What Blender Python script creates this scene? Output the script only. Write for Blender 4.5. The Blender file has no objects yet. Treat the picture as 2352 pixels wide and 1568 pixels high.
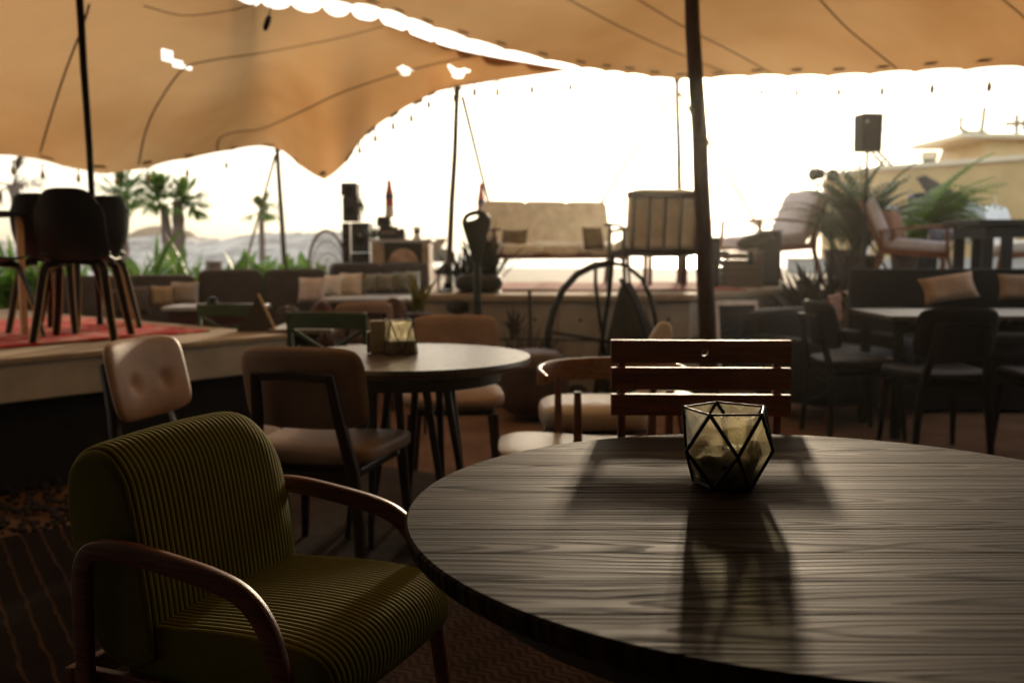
import bpy, bmesh, math, random
from math import sin, cos, pi, radians, sqrt, atan2, hypot
from mathutils import Vector, Matrix, Euler
from mathutils.bvhtree import BVHTree
random.seed(7)
R = random.Random(11)
S = bpy.context.scene
COL = S.collection
# ------------------------------------------------------------------ camera, sky, sun, exposure
CAMZ = 1.19
PITCH = math.atan(224/2287)
cam = bpy.data.cameras.new('camera'); cam.lens = 35; cam.sensor_width = 36; cam.clip_end = 6000; cam.clip_start = .05
cam.dof.use_dof = True; cam.dof.focus_distance = 1.78; cam.dof.aperture_fstop = 3.6
camo = bpy.data.objects.new('camera', cam); COL.objects.link(camo)
camo.location = (0, 0, CAMZ); camo.rotation_euler = (pi/2-PITCH, 0, 0)
S.camera = camo
SUN_EL, SUN_AZ = 10.0, 10.6          # degrees above the horizon, degrees right of straight ahead (+Y)
w = bpy.data.worlds.new('World'); S.world = w; w.use_nodes = True
nt = w.node_tree; bg = nt.nodes['Background']; sky = nt.nodes.new('ShaderNodeTexSky')
sky.sky_type = 'NISHITA'; sky.sun_disc = False; sky.sun_elevation = radians(SUN_EL); sky.sun_rotation = radians(SUN_AZ)
sky.air_density = 1.0; sky.dust_density = 5.0; sky.ozone_density = 1.0; sky.altitude = 0
gm_ = nt.nodes.new('ShaderNodeGamma'); gm_.inputs[1].default_value = .30
vm_ = nt.nodes.new('ShaderNodeVectorMath'); vm_.operation = 'MULTIPLY'; vm_.inputs[1].default_value = (9.8, 9.7, 9.35)   # even, veiled white sky
nt.links.new(sky.outputs[0], gm_.inputs[0]); nt.links.new(gm_.outputs[0], vm_.inputs[0])
nt.links.new(vm_.outputs[0], bg.inputs[0]); bg.inputs[1].default_value = .1
sl = bpy.data.lights.new('sun', 'SUN'); sl.energy = 4.6; sl.angle = radians(2.6); sl.color = (1, .80, .56)
so = bpy.data.objects.new('sun', sl); COL.objects.link(so)
e, a = radians(SUN_EL), radians(SUN_AZ)
so.rotation_euler = Vector((sin(a)*cos(e), cos(a)*cos(e), sin(e))).to_track_quat('Z', 'Y').to_euler()
so.location = (2, 20, 8)
S.view_settings.view_transform = 'Standard'; S.view_settings.look = 'None'
S.view_settings.exposure = 0.12; S.view_settings.gamma = 1.0
S.render.engine = 'CYCLES'
HZ = .0011
S.cycles.max_bounces = 10; S.cycles.volume_bounces = 0; S.cycles.transparent_max_bounces = 16
# ------------------------------------------------------------------ measuring helpers (photo at 2352x1568)
def ray(px, py):
    u = (px-1176)/2287; v = (784-py)/2287
    return Vector((u, cos(PITCH)+v*sin(PITCH), -sin(PITCH)+v*cos(PITCH)))
def W(px, py, Y):
    d = ray(px, py); return Vector((0, 0, CAMZ)) + d*(Y/d.y)
def G(px, py, z):
    d = ray(px, py); return Vector((0, 0, CAMZ)) + d*((z-CAMZ)/d.z)
def X(px, Y): return (px-1176)/2287*Y*1.0
# ------------------------------------------------------------------ mesh builder
class M:
    def __init__(s): s.v = []; s.f = []
    def mark(s): return len(s.v)
    def xf(s, fn, i0=0):
        for i in range(i0, len(s.v)): s.v[i] = Vector(fn(s.v[i]))
        return s
    def box(s, c, sz, rot=None, taper=1.0):
        b = len(s.v); c = Vector(c); hx, hy, hz = sz[0]/2, sz[1]/2, sz[2]/2
        m = Euler(rot).to_matrix() if rot else Matrix.Identity(3)
        for z, k in ((-hz, taper), (hz, 1)):
            for x, y in ((-hx, -hy), (hx, -hy), (hx, hy), (-hx, hy)):
                s.v.append(c + m @ Vector((x*k, y*k, z)))
        for f in ((3, 2, 1, 0), (4, 5, 6, 7), (0, 1, 5, 4), (1, 2, 6, 5), (2, 3, 7, 6), (3, 0, 4, 7)):
            s.f.append([b+i for i in f])
        return s
    def tube(s, pts, r, n=10, sec=None, up=None, cap=True):
        # r number / list; sec=(w,h) gives a rounded-rectangle section
        pts = [Vector(p) for p in pts]; k = len(pts)
        rr = r if isinstance(r, (list, tuple)) else [r]*k
        b = len(s.v); prev = None
        for i, p in enumerate(pts):
            t = (pts[min(i+1, k-1)] - pts[max(i-1, 0)]).normalized()
            if up is not None: U = Vector(up) - t*Vector(up).dot(t)
            elif prev is None:
                U = Vector((0, 0, 1)) if abs(t.z) < .9 else Vector((1, 0, 0)); U = U - t*U.dot(t)
            else: U = prev - t*prev.dot(t)
            U.normalize(); prev = U; V_ = t.cross(U)
            for j in range(n):
                an = 2*pi*j/n; cx, cy = cos(an), sin(an)
                if sec:
                    q = .35; cx = math.copysign(abs(cx)**q, cx)*sec[0]/2; cy = math.copysign(abs(cy)**q, cy)*sec[1]/2
                    s.v.append(p + (V_*cx + U*cy)*rr[i])
                else: s.v.append(p + (V_*cx + U*cy)*rr[i])
        for i in range(k-1):
            for j in range(n):
                a0 = b+i*n+j; a1 = b+i*n+(j+1) % n
                s.f.append([a0, a1, a1+n, a0+n])
        if cap:
            s.f.append([b+j for j in range(n)][::-1]); s.f.append([b+(k-1)*n+j for j in range(n)])
        return s
    def lathe(s, prof, n=32, c=(0, 0, 0), capb=True, capt=True):
        b = len(s.v); c = Vector(c)
        for r, z in prof:
            for j in range(n): s.v.append(c+Vector((r*cos(2*pi*j/n), r*sin(2*pi*j/n), z)))
        for i in range(len(prof)-1):
            for j in range(n):
                s.f.append([b+i*n+j, b+i*n+(j+1) % n, b+(i+1)*n+(j+1) % n, b+(i+1)*n+j])
        if capb: s.f.append([b+j for j in range(n)][::-1])
        if capt: s.f.append([b+(len(prof)-1)*n+j for j in range(n)])
        return s
    def prism(s, poly, z0, z1):
        b = len(s.v); n = len(poly)
        for z in (z0, z1):
            for p in poly: s.v.append(Vector((p[0], p[1], z)))
        s.f.append([b+i for i in range(n)][::-1]); s.f.append([b+n+i for i in range(n)])
        for i in range(n): s.f.append([b+i, b+(i+1) % n, b+n+(i+1) % n, b+n+i])
        return s
    def grid(s, fn, nu, nv, cu=False, cv=False):
        b = len(s.v)
        for i in range(nu):
            for j in range(nv):
                s.v.append(Vector(fn(i/(nu if cu else nu-1), j/(nv if cv else nv-1))))
        for i in range(nu if cu else nu-1):
            for j in range(nv if cv else nv-1):
                i2 = (i+1) % nu; j2 = (j+1) % nv
                s.f.append([b+i*nv+j, b+i2*nv+j, b+i2*nv+j2, b+i*nv+j2])
        return s
    def sup(s, c, sz, e1=.4, e2=.4, nu=28, nv=16, rot=None):
        # rounded, puffy box (superellipsoid), full sizes sz
        c = Vector(c); m = Euler(rot).to_matrix() if rot else Matrix.Identity(3)
        P = lambda x, e_: math.copysign(abs(x)**e_, x)
        b = len(s.v)
        for j in range(nv+1):
            ph = -pi/2 + pi*j/nv
            for i in range(nu):
                th = 2*pi*i/nu
                s.v.append(c + m @ Vector((sz[0]/2*P(cos(ph), e1)*P(cos(th), e2), sz[1]/2*P(cos(ph), e1)*P(sin(th), e2), sz[2]/2*P(sin(ph), e1))))
        for j in range(nv):
            for i in range(nu):
                s.f.append([b+j*nu+i, b+j*nu+(i+1) % nu, b+(j+1)*nu+(i+1) % nu, b+(j+1)*nu+i])
        return s
    def pillow(s, wd, ht, th, rot=None, c=(0, 0, 0), n=14):
        m = Euler(rot).to_matrix() if rot else Matrix.Identity(3); c = Vector(c)
        for sg in (-1, 1):
            b = len(s.v)
            for i in range(n+1):
                for j in range(n+1):
                    u = -1+2*i/n; v = -1+2*j/n
                    x = wd/2*u*(1-.10*(1-v*v)*abs(u)**3); z = ht/2*v*(1-.10*(1-u*u)*abs(v)**3)
                    y = sg*th/2*((1-u**4)*(1-v**4))**.55*(1+.12*sin(3*u+2*v))
                    s.v.append(c+m @ Vector((x, y, z)))
            for i in range(n):
                for j in range(n):
                    q = [b+i*(n+1)+j, b+(i+1)*(n+1)+j, b+(i+1)*(n+1)+j+1, b+i*(n+1)+j+1]
                    s.f.append(q if sg < 0 else q[::-1])
        return s
    def panel(s, wd, ht, th, n=30, k=.45, p=6):
        for sg in (-1, 1):
            b = len(s.v)
            for i in range(n+1):
                for j in range(n+1):
                    u = -1+2*i/n; v = -1+2*j/n; u = math.copysign(abs(u)**.85, u); v = math.copysign(abs(v)**.85, v)
                    s.v.append(Vector((wd/2*u*sqrt(1-k*v**4*u*u*.5), sg*th/2*(max(0, (1-u**p)*(1-v**p)))**.42, ht/2*v*sqrt(1-k*u**4*v*v*.5))))
            for i in range(n):
                for j in range(n):
                    q = [b+i*(n+1)+j, b+(i+1)*(n+1)+j, b+(i+1)*(n+1)+j+1, b+i*(n+1)+j+1]
                    s.f.append(q if sg < 0 else q[::-1])
        return s
    def obj(s, name, mat, parent=None, smooth=False, bevel=0, org=None, sub=0, auto=True):
        me = bpy.data.meshes.new(name)
        o_ = Vector(org) if org is not None else Vector((0, 0, 0))
        me.from_pydata([tuple(v-o_) for v in s.v], [], s.f); me.update()
        bm = bmesh.new(); bm.from_mesh(me); bmesh.ops.recalc_face_normals(bm, faces=bm.faces); bm.to_mesh(me); bm.free()
        if smooth: me.polygons.foreach_set('use_smooth', [True]*len(me.polygons))
        me.materials.append(mat)
        o = bpy.data.objects.new(name, me); COL.objects.link(o); o.location = o_
        if parent: o.parent = parent
        if bevel:
            b = o.modifiers.new('bevel', 'BEVEL'); b.width = bevel; b.segments = 2; b.limit_method = 'ANGLE'; b.angle_limit = radians(40)
        if sub:
            b = o.modifiers.new('sub', 'SUBSURF'); b.levels = sub; b.render_levels = sub
        if smooth and auto:
            bm = bmesh.new(); bm.from_mesh(me)
            for e_ in bm.edges:
                if len(e_.link_faces) == 2 and e_.calc_face_angle(0) > radians(50): e_.smooth = False
            bm.to_mesh(me); bm.free()
        return o
def tag(o, label=None, cat=None, group=None, kind=None):
    if label: o['label'] = label
    if cat: o['category'] = cat
    if group: o['group'] = group
    if kind: o['kind'] = kind
    return o
def thing(name, label, cat, loc=(0, 0, 0), yaw=0, group=None):
    o = bpy.data.objects.new(name, None); COL.objects.link(o); o.location = loc; o.rotation_euler = (0, 0, radians(yaw))
    o.empty_display_size = .1
    return tag(o, label, cat, group)
def dup(root, loc, yaw, label, scale=None):
    def cp(o, par):
        c = o.copy(); COL.objects.link(c); c.parent = par
        for ch in list(o.children): cp(ch, c)
        return c
    kids = list(root.children)
    r = root.copy(); COL.objects.link(r); r.location = loc; r.rotation_euler = (0, 0, radians(yaw)); r['label'] = label
    if scale: r.scale = (scale,)*3
    for ch in kids: cp(ch, r)
    return r
def cat_rom(P, n):
    P = [Vector(p) for p in P]; out = []
    Q = [P[0]*2-P[1]] + P + [P[-1]*2-P[-2]]
    for i in range(len(P)-1):
        a_, b_, c_, d_ = Q[i:i+4]
        for k in range(n):
            t = k/n
            out.append(.5*((2*b_) + (c_-a_)*t + (2*a_-5*b_+4*c_-d_)*t*t + (3*b_-a_-3*c_+d_)*t**3))
    out.append(P[-1]); return out
# ------------------------------------------------------------------ materials
MC = {}
def node(nt, t, **k):
    n = nt.nodes.new('ShaderNode'+t)
    for a_, v_ in k.items(): setattr(n, a_, v_)
    return n
ALB0 = .20      # base colours scaled down, putting deep backlit shade into the colour
BRIGHT = {'white_frame_paint': 1, 'tan_leather_back': 0.6, 'brown_leather': 0.8, 'dusty': 1, 'brown_wood': 0.35, 'weathered_pole': 0.5, 'galvanised_steel': 0.6, 'grey_crate_wood': 0.6, 'walnut_rail': 0.9, 'warm_teak': 0.8, 'grey_canvas': 0.9, 'teak_wood_upright': 0.8, 'teak_wood': 1.2, 'oiled_red_wood': .75, 'white_resin': 1.0, 'whitewash': 0.60, 'pale_rock': 0.95, 'oat_upholstery': 1.4, 'pale_grey_upholstery': 1.5, 'yellow_gelcoat': 1.0, 'cream_gelcoat': 1.0, 'leaf_green': 1.6, 'dark_leaf': 1.3,
          'white_plastic': 0.8, 'red_plastic': 0.9, 'red_kilim': 0.6, 'pink_kilim': 0.45, 'pale_laminate': 0.75, 'concrete': 1.5, 'concrete_coping': 0.8, 'yellow_leaf': 0.45, 'distressed_panel': 1.1, 'faded_mural': 1.1,
          'pale_counter_top': 0.8, 'rope': 0.35, 'plywood_edge': 1.0, 'black_paint': 0.45, 'palm_bark': 1.0, 'dry_hill': 1, 'cream_vinyl': 0.95, 'amber_bulb': 0.60, 'sand': 0.75, 'sea_water': 0.60, 'pale_cane': 0.45,
          'cream_card': 0.36, 'tan_spar': 0.45, 'pale_oak_top': 0.32, 'green_paint': 1.2, 'rattan': 0.7, 'beige_leather': 0.85, 'worn_tabletop': 0.36, 'cream_fringe': 0.45}
def mat(name, col, rough=.6, var=.25, scale=8, bump=.15, bscale=60, stretch=(1, 1, 1), metal=0, spec=.5, col2=None, sheen=0, coords='Object', trans=0, coat=0, dirt=0):
    if name in MC: return MC[name]
    kk = BRIGHT.get(name, 1.15 if name.startswith('cushion_') else ALB0); col = tuple(min(.9, c*kk) for c in col); col2 = tuple(min(.9, c*kk) for c in col2) if col2 else None
    m = bpy.data.materials.new(name); m.use_nodes = True; n = m.node_tree; L = n.links
    p = n.nodes['Principled BSDF']; out = n.nodes['Material Output']
    tc = node(n, 'TexCoord'); mp = node(n, 'Mapping'); mp.inputs['Scale'].default_value = stretch
    L.new(tc.outputs[coords], mp.inputs[0])
    nz = node(n, 'TexNoise'); nz.inputs['Scale'].default_value = scale; nz.inputs['Detail'].default_value = 6; nz.inputs['Roughness'].default_value = .62
    L.new(mp.outputs[0], nz.inputs['Vector'])
    rp = node(n, 'ValToRGB'); c2 = col2 or tuple(min(1, c*(1+var)) for c in col)
    c1 = tuple(c*(1-var) for c in col) if not col2 else col
    rp.color_ramp.elements[0].position = .32; rp.color_ramp.elements[1].position = .68
    rp.color_ramp.elements[0].color = (*c1, 1); rp.color_ramp.elements[1].color = (*c2, 1)
    L.new(nz.outputs[0], rp.inputs[0]); L.new(rp.outputs[0], p.inputs['Base Color'])
    nb = node(n, 'TexNoise'); nb.inputs['Scale'].default_value = bscale; nb.inputs['Detail'].default_value = 4
    L.new(mp.outputs[0], nb.inputs['Vector'])
    if bump:
        b = node(n, 'Bump'); b.inputs['Strength'].default_value = bump; b.inputs['Distance'].default_value = .01
        L.new(nb.outputs[0], b.inputs['Height']); L.new(b.outputs[0], p.inputs['Normal'])
    mr = node(n, 'MapRange'); mr.inputs['To Min'].default_value = max(.03, rough-.12); mr.inputs['To Max'].default_value = min(1, rough+.12)
    L.new(nb.outputs[0], mr.inputs['Value']); L.new(mr.outputs[0], p.inputs['Roughness'])
    p.inputs['Metallic'].default_value = metal; p.inputs['Specular IOR Level'].default_value = spec
    if sheen: p.inputs['Sheen Weight'].default_value = sheen; p.inputs['Sheen Roughness'].default_value = .4
    if coat: p.inputs['Coat Weight'].default_value = coat; p.inputs['Coat Roughness'].default_value = .25
    if trans:
        tr = node(n, 'BsdfTranslucent'); L.new(rp.outputs[0], tr.inputs[0]); mx = node(n, 'MixShader'); mx.inputs[0].default_value = trans
        L.new(p.outputs[0], mx.inputs[1]); L.new(tr.outputs[0], mx.inputs[2]); L.new(mx.outputs[0], out.inputs[0])
    MC[name] = m; return m
wood = lambda name, col, rough=.45, st=(2, 30, 30), **k: mat(name, col, rough, k.pop('var', .45), k.pop('scale', 4), k.pop('bump', .12), 20, st, **k)
BLK = mat('black_paint', (.012, .012, .013), .5, .2, 6, .05, spec=.25)
BLKM = mat('black_metal', (.02, .018, .016), .45, .3, 10, .08, metal=.6)
BROWNW = wood('brown_wood', (.075, .030, .014), .38)
DARKW = wood('dark_wood', (.032, .015, .009), .42, (30, 30, 2))
REDW = wood('teak_wood', (.20, .062, .024), .5, (2, 30, 30))
REDWV = wood('teak_wood_upright', (.15, .052, .022), .4, (30, 30, 2))
PLYEDGE = wood('plywood_edge', (.55, .38, .18), .5, (30, 30, 3), var=.2)
LEATH = mat('beige_leather', (.36, .245, .175), .52, .22, 5, .12, 90, spec=.3)
LEATHD = mat('tan_leather_back', (.20, .11, .065), .5, .25, 6, .12, 90)
WHITEF = mat('cream_vinyl', (.62, .55, .46), .35, .12, 5, .08, 70)
CONC = mat('concrete', (.27, .25, .21), .9, .22, 3, .3, 25, spec=.2)
CONCD = mat('concrete_coping', (.42, .34, .24), .85, .2, 4, .25, 40, spec=.2)
STEEL = mat('galvanised_steel', (.35, .33, .30), .4, .25, 12, .05, metal=.8)
WPOLE = wood('weathered_pole', (.10, .055, .035), .7, (20, 20, 1.5), bump=.5)
ROPE = mat('rope', (.50, .36, .12), .8, .3, 60, .2)
# ------------------------------------------------------------------ the setting
def sand_mat():
    m = mat('sand', (.16, .085, .048), .95, .3, 3.0, .9, 22, spec=.1, col2=(.27, .16, .095)); return m
g = M()
def gz(x, y):
    return .018*sin(2.3*x+1.1*y)*sin(1.7*y-.8*x) if abs(x) < 12 and y < 25 else 0
xs = [-380, -200, -90, -40] + [-14+.35*i for i in range(81)] + [40, 90, 200, 380]
ys = [-60, -30, -12] + [-4+.35*i for i in range(80)] + [40, 80, 150, 250, 400]
g.grid(lambda u, v: (xs[round(u*(len(xs)-1))], ys[round(v*(len(ys)-1))], gz(xs[round(u*(len(xs)-1))], ys[round(v*(len(ys)-1))])-.02), len(xs), len(ys))
tag(g.obj('ground', sand_mat(), smooth=True), kind='structure')
wt = M(); wt.grid(lambda u, v: (-380+760*u, 46+352*v*v, .02), 8, 12)
tag(wt.obj('water', mat('sea_water', (.10, .14, .16), .22, .2, .3, .4, .8)), kind='structure')
# rocky bank and low hill on the far left
bk = M()
def bank(u, v):
    x = -34+31*u; y0 = 24+5*u; h = 1.32+.22*sin(u*9)+.10*sin(u*31)+.07*sin(u*57)
    pr = [(0, 0), (1.5, .35), (3, .62), (4.5, .8), (6, .95), (8, 1), (14, .98), (22, .2)]
    k = v*7; i = min(6, int(k)); f = k-i; d = pr[i][0]*(1-f)+pr[i+1][0]*f; z = pr[i][1]*(1-f)+pr[i+1][1]*f
    n = (random.random()-.5)*.42*min(1, z*2)
    return (x+n, y0+d+n, z*h*1.0+n*.35)
bk.grid(bank, 150, 40)
tag(bk.obj('rocky_bank', mat('pale_rock', (.50, .44, .38), .95, .45, 1.3, .8, 5, spec=.1), smooth=False), kind='structure')
hl = M()
for cx, cy, rx, hz_ in ((-18.2, 52, 2.6, 2.35), (-24, 60, 9, 1.9), (-11.5, 50, 2.2, 1.95), (-40, 62, 14, 1.9)):
    hl.grid(lambda u, v: (cx+rx*cos(pi*u)*(1-.0*v), cy+rx*.6*(v-.5)*2, -.3+hz_*max(0, sin(pi*u))**.7*max(0, sin(pi*v))**.6+.12*R.random()), 26, 12)
tag(hl.obj('hill', mat('dry_hill', (.34, .24, .15), .95, .3, .6, .6, 3, spec=.1), smooth=True), kind='structure')
# raised concrete terrace at the back
Z1 = .78
poly = [(-.72, 8.15), (.73, 7.95), (1.45, 8.1), (2.85, 9.7), (2.9, 7.75), (9, 7.75), (9, 17), (-.9, 17)]
tr = thing('concrete_terrace', 'raised concrete terrace with formwork holes carrying the sofa and armchairs', 'terrace', (.73, 7.95, 0))
tp = M(); tp.prism([(x-.73, y-7.95) for x, y in poly], -.1, Z1-.05); tp.obj('retaining_wall', CONC, tr)
ox = [(-.75, 8.11), (.73, 7.91), (1.47, 8.06), (2.83, 9.6), (2.86, 7.71), (9.04, 7.71), (9.04, 17.05), (-.94, 17.05)]
cp_ = M(); cp_.prism([(x-.73, y-7.95) for x, y in ox], Z1-.052, Z1); cp_.obj('coping_slab', CONCD, tr, bevel=.008)
fh = M()
for sx, sy, ex, ey in ((-.72, 8.15, .73, 7.95), (.73, 7.95, 1.45, 8.1), (1.45, 8.1, 2.85, 9.7)):
    d = Vector((ex-sx, ey-sy, 0)); ln = d.length; d.normalize(); nn = Vector((d.y, -d.x, 0))
    k = int(ln/.32)
    for i in range(k):
        p = Vector((sx-.73, sy-7.95, .58))+d*(ln*(i+.5)/k)
        fh.tube([p-nn*.01, p+nn*.004], .014, 8)
        p2 = p+Vector((0, 0, -.3))
        fh.tube([p2-nn*.01, p2+nn*.004], .012, 8)
        if i: fh.box(p+d*(-ln/k/2)+Vector((0, 0, -.3))-nn*.0, (.006, .012, .86), (0, 0, atan2(d.y, d.x)))
    fh.box(Vector(((sx+ex)/2-.73, (sy+ey)/2-7.95, .42)), (ln-.02, .014, .012), (0, 0, atan2(d.y, d.x)))
fh.obj('formwork_holes', mat('hole_shadow', (.05, .045, .04), .9), tr)
# left stage (rotated rectangle)
C0 = Vector((-1.33, 5.86, 0)); da = Vector((-.63, -.777, 0)).normalized(); db = Vector((-.777, .63, 0)).normalized()
ZL = .66
def LP(a_, b_, z=ZL): 
    p = C0+da*a_+db*b_; return Vector((p.x, p.y, z))
st = thing('concrete_stage', 'low concrete stage with a red rug and black shell chairs', 'stage', (C0.x, C0.y, 0))
def rect(a0, a1, b0, b1): return [(LP(a_, b_)-C0).xy for a_, b_ in ((a0, b0), (a0, b1), (a1, b1), (a1, b0))]
sl_ = M(); sl_.prism(rect(0, 5.5, 0, 3.6), ZL-.21, ZL-.03); sl_.obj('slab', CONC, st, bevel=.006)
s3 = M(); s3.prism(rect(-.015, 5.5, -.015, 3.6), ZL-.03, ZL); s3.obj('top_board', CONCD, st, bevel=.006)
s2 = M(); s2.prism(rect(.10, 5.4, .14, 3.5), -.1, ZL-.212); s2.obj('recessed_base', mat('dark_block', (.05, .042, .035), .95, .4, 12, .6, 30), st)
def bulkhead(loc, yaw, label):
    t = thing('bulkhead_lamp', label, 'wall lamp', loc, yaw, 'oval caged bulkhead lamps on the concrete')
    m = M(); m.sup((0, 0, 0), (.17, .05, .105), .5, .9, 24, 12); m.obj('housing', mat('dull_glass', (.06, .055, .045), .3), t, True)
    c = M(); ring = [(.088*cos(q*pi/12), -.012, .056*sin(q*pi/12)) for q in range(25)]; c.tube(ring, .006, 8)
    for z in (-.022, 0, .022): c.tube([(-.08, -.012, z), (-.04, -.038, z), (.04, -.038, z), (.08, -.012, z)], .004, 6)
    c.obj('cage', BLKM, t, True)
p = LP(.95, -.01, .55); bulkhead(p, math.degrees(atan2(-da.y, -da.x)), 'oval caged lamp on the stage edge behind the tufted beige chair')
p = W(1051, 705, 7.99); bulkhead((p.x, 8.03, p.z), -8, 'oval caged lamp on the terrace wall behind the tan chair')
# ------------------------------------------------------------------ stretch tent: two sheets
def tent_mat():
    m = bpy.data.materials.new('stretch_fabric'); m.use_nodes = True; n = m.node_tree; L = n.links
    n.nodes.remove(n.nodes['Principled BSDF']); out = n.nodes['Material Output']
    tc = node(n, 'TexCoord'); nz = node(n, 'TexNoise'); nz.inputs['Scale'].default_value = .45; nz.inputs['Detail'].default_value = 7
    L.new(tc.outputs['Object'], nz.inputs['Vector'])
    rp = node(n, 'ValToRGB'); rp.color_ramp.elements[0].position = .36; rp.color_ramp.elements[1].position = .64
    rp.color_ramp.elements[0].color = (.34, .165, .056, 1); rp.color_ramp.elements[1].color = (.46, .26, .110, 1)
    L.new(nz.outputs[0], rp.inputs[0])
    wv = node(n, 'TexNoise'); wv.inputs['Scale'].default_value = 3.0; bp = node(n, 'Bump'); bp.inputs['Strength'].default_value = .25; bp.inputs['Distance'].default_value = .05
    L.new(tc.outputs['Object'], wv.inputs['Vector']); L.new(wv.outputs[0], bp.inputs['Height'])
    d = node(n, 'BsdfDiffuse'); t = node(n, 'BsdfTranslucent'); mx = node(n, 'MixShader'); mx.inputs[0].default_value = TENT_T
    for q in (d, t): L.new(rp.outputs[0], q.inputs[0]); L.new(bp.outputs[0], q.inputs['Normal'])
    L.new(d.outputs[0], mx.inputs[1]); L.new(t.outputs[0], mx.inputs[2]); L.new(mx.outputs[0], out.inputs[0])
    return m
TENT_T = .62
TM = tent_mat()
SEAM = mat('seam_tape', (.5, .32, .17), .9, .2, 30, .1)
def inpoly(x, y, P):
    c = False; j = len(P)-1
    for i in range(len(P)):
        if (P[i][1] > y) != (P[j][1] > y) and x < (P[j][0]-P[i][0])*(y-P[i][1])/(P[j][1]-P[i][1])+P[i][0]: c = not c
        j = i
    return c
def proj(p):
    d = Vector(p)-Vector((0, 0, CAMZ)); f = d.y*cos(PITCH)-d.z*sin(PITCH)
    if f < .1: return (-9999, -9999)
    return 1176+2287*d.x/f, 784-2287*(d.y*sin(PITCH)+d.z*cos(PITCH))/f
def sheet(name, label, rows, scal, holes, seams, nseg, nv=60):
    # rows: list of control rows (each a list of points of equal length); row 0 = visible lower edge
    rs = [cat_rom(r, nseg) for r in rows]; n = len(rs[0]); cols = [cat_rom([r[i] for r in rs], nv//(len(rows)-1)) for i in range(n)]
    m = M(); k = len(cols[0])
    for i in range(n):
        # scalloped laced edges
        s_ = 0
        for j in range(k):
            p = Vector(cols[i][j])
            for (jj, per, amp) in scal:
                dj = abs(j-(jj if jj >= 0 else k-1))
                if dj < 3:
                    nb = cols[i][1] if jj >= 0 else cols[i][k-2]
                    e_ = cols[i][0] if jj >= 0 else cols[i][k-1]
                    d = (Vector(nb)-Vector(e_)).normalized()
                    p += d*amp*(abs(sin(pi*i/per))**.6)*(1-dj/3)
            m.v.append(p)
    for i in range(n-1):
        for j in range(k-1):
            q = [i*k+j, (i+1)*k+j, (i+1)*k+j+1, i*k+j+1]
            c = sum((m.v[x] for x in q), Vector())/4; px, py = proj(c)
            if any(inpoly(px, py, H) for H in holes): continue
            m.f.append(q)
    t = thing(name, label, 'tent canopy', m.v[0], 0, 'stretch tent canopies')
    o = m.obj('fabric', TM, t, True, org=m.v[0], auto=False); o.location = (0, 0, 0)
    bv = BVHTree.FromPolygons([tuple(v) for v in m.v], m.f)
    for sm in seams:
        pts = []
        for p in cat_rom([Vector((x, y, 0)) for x, y in sm], 8):
            d = ray(p.x, p.y).normalized(); h = bv.ray_cast(Vector((0, 0, CAMZ)), d)
            if h[0]: pts.append(h[0]-d*.012)
        if len(pts) > 3:
            s = M(); s.tube(pts, .5, 8, sec=(.032, .008)); o2 = s.obj('seam', SEAM, t, True, org=m.v[0]); o2.location = (0, 0, 0)
    # dark stitched grommet patches along the lower edge
    pt = M()
    for (jj, per, amp) in scal[:1]:
        for i in range(0, n, per):
            c = m.v[i*k+3]; u_ = (m.v[min(n-1, i+1)*k+3]-m.v[max(0, i-1)*k+3]).normalized(); v_ = (m.v[i*k+5]-m.v[i*k+1]).normalized()
            z = u_.cross(v_).normalized(); z = z if z.z < 0 else -z
            bb = len(pt.v)
            for a_, b_ in ((-1, -1), (1, -1), (1, 1), (-1, 1)): pt.v.append(c+u_*.065*a_+v_*.035*b_+z*.02)
            pt.f.append([bb, bb+1, bb+2, bb+3])
    o3 = pt.obj('grommet_patches', SEAM, t, org=m.v[0]); o3.location = (0, 0, 0)
    return t, m
Wl = lambda L_: [W(*q) for q in L_]
lo = Wl([(-620, 330, 8.0), (0, 356, 9.0), (245, 400, 9.6), (430, 366, 10.6), (620, 339, 11.8), (745, 413, 10.2), (850, 307, 9.9), (960, 237, 9.4), (1050, 202, 9.0), (1300, 163, 9.6)])
hi = [Vector((-7.6, -1.5, 1.5)), Vector((-5.4, .6, 3.3)), Vector((-3.3, 4.3, 3.08)), W(500, -34, 6.6), W(600, 4, 7.3), W(740, 13, 7.7), W(870, 38, 8.0), W(1000, 92, 8.4), W(1110, 123, 8.8), W(1310, 160, 9.75)]
mid1 = [a_.lerp(b_, .30)+Vector((0, 0, s)) for a_, b_, s in zip(lo, hi, (0, .05, .10, .06, .02, .10, .05, .02, -.04, 0))]
mid2 = [a_.lerp(b_, .66)+Vector((0, 0, s)) for a_, b_, s in zip(lo, hi, (0, .1, .12, .1, .08, .08, .05, .05, .03, 0))]
HOLES = [[(367, 123), (384, 117), (433, 153), (420, 168)], [(915, 154), (925, 152), (948, 163), (938, 172), (920, 172)],
         [(1029, 148), (1040, 155), (1053, 161), (1068, 157), (1078, 160), (1066, 176), (1052, 181), (1042, 176), (1034, 160)]]
sheet('stretch_tent', 'left tan stretch tent sheet dipping to a low point, with torn slots', [lo, mid1, mid2, hi], [(0, 8, .05), (-1, 8, .12)], HOLES,
      [[(92, 350), (118, 262), (150, 165), (190, 60), (205, 10)], [(318, 378), (335, 300), (365, 235), (420, 160), (480, 140), (600, 122), (760, 92), (880, 62)],
       [(498, 348), (505, 318), (540, 304), (600, 296), (680, 262), (780, 215), (880, 180), (980, 152), (1080, 130)], [(330, 14), (420, 36), (520, 26), (585, 10)]], 16, 60)
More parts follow.
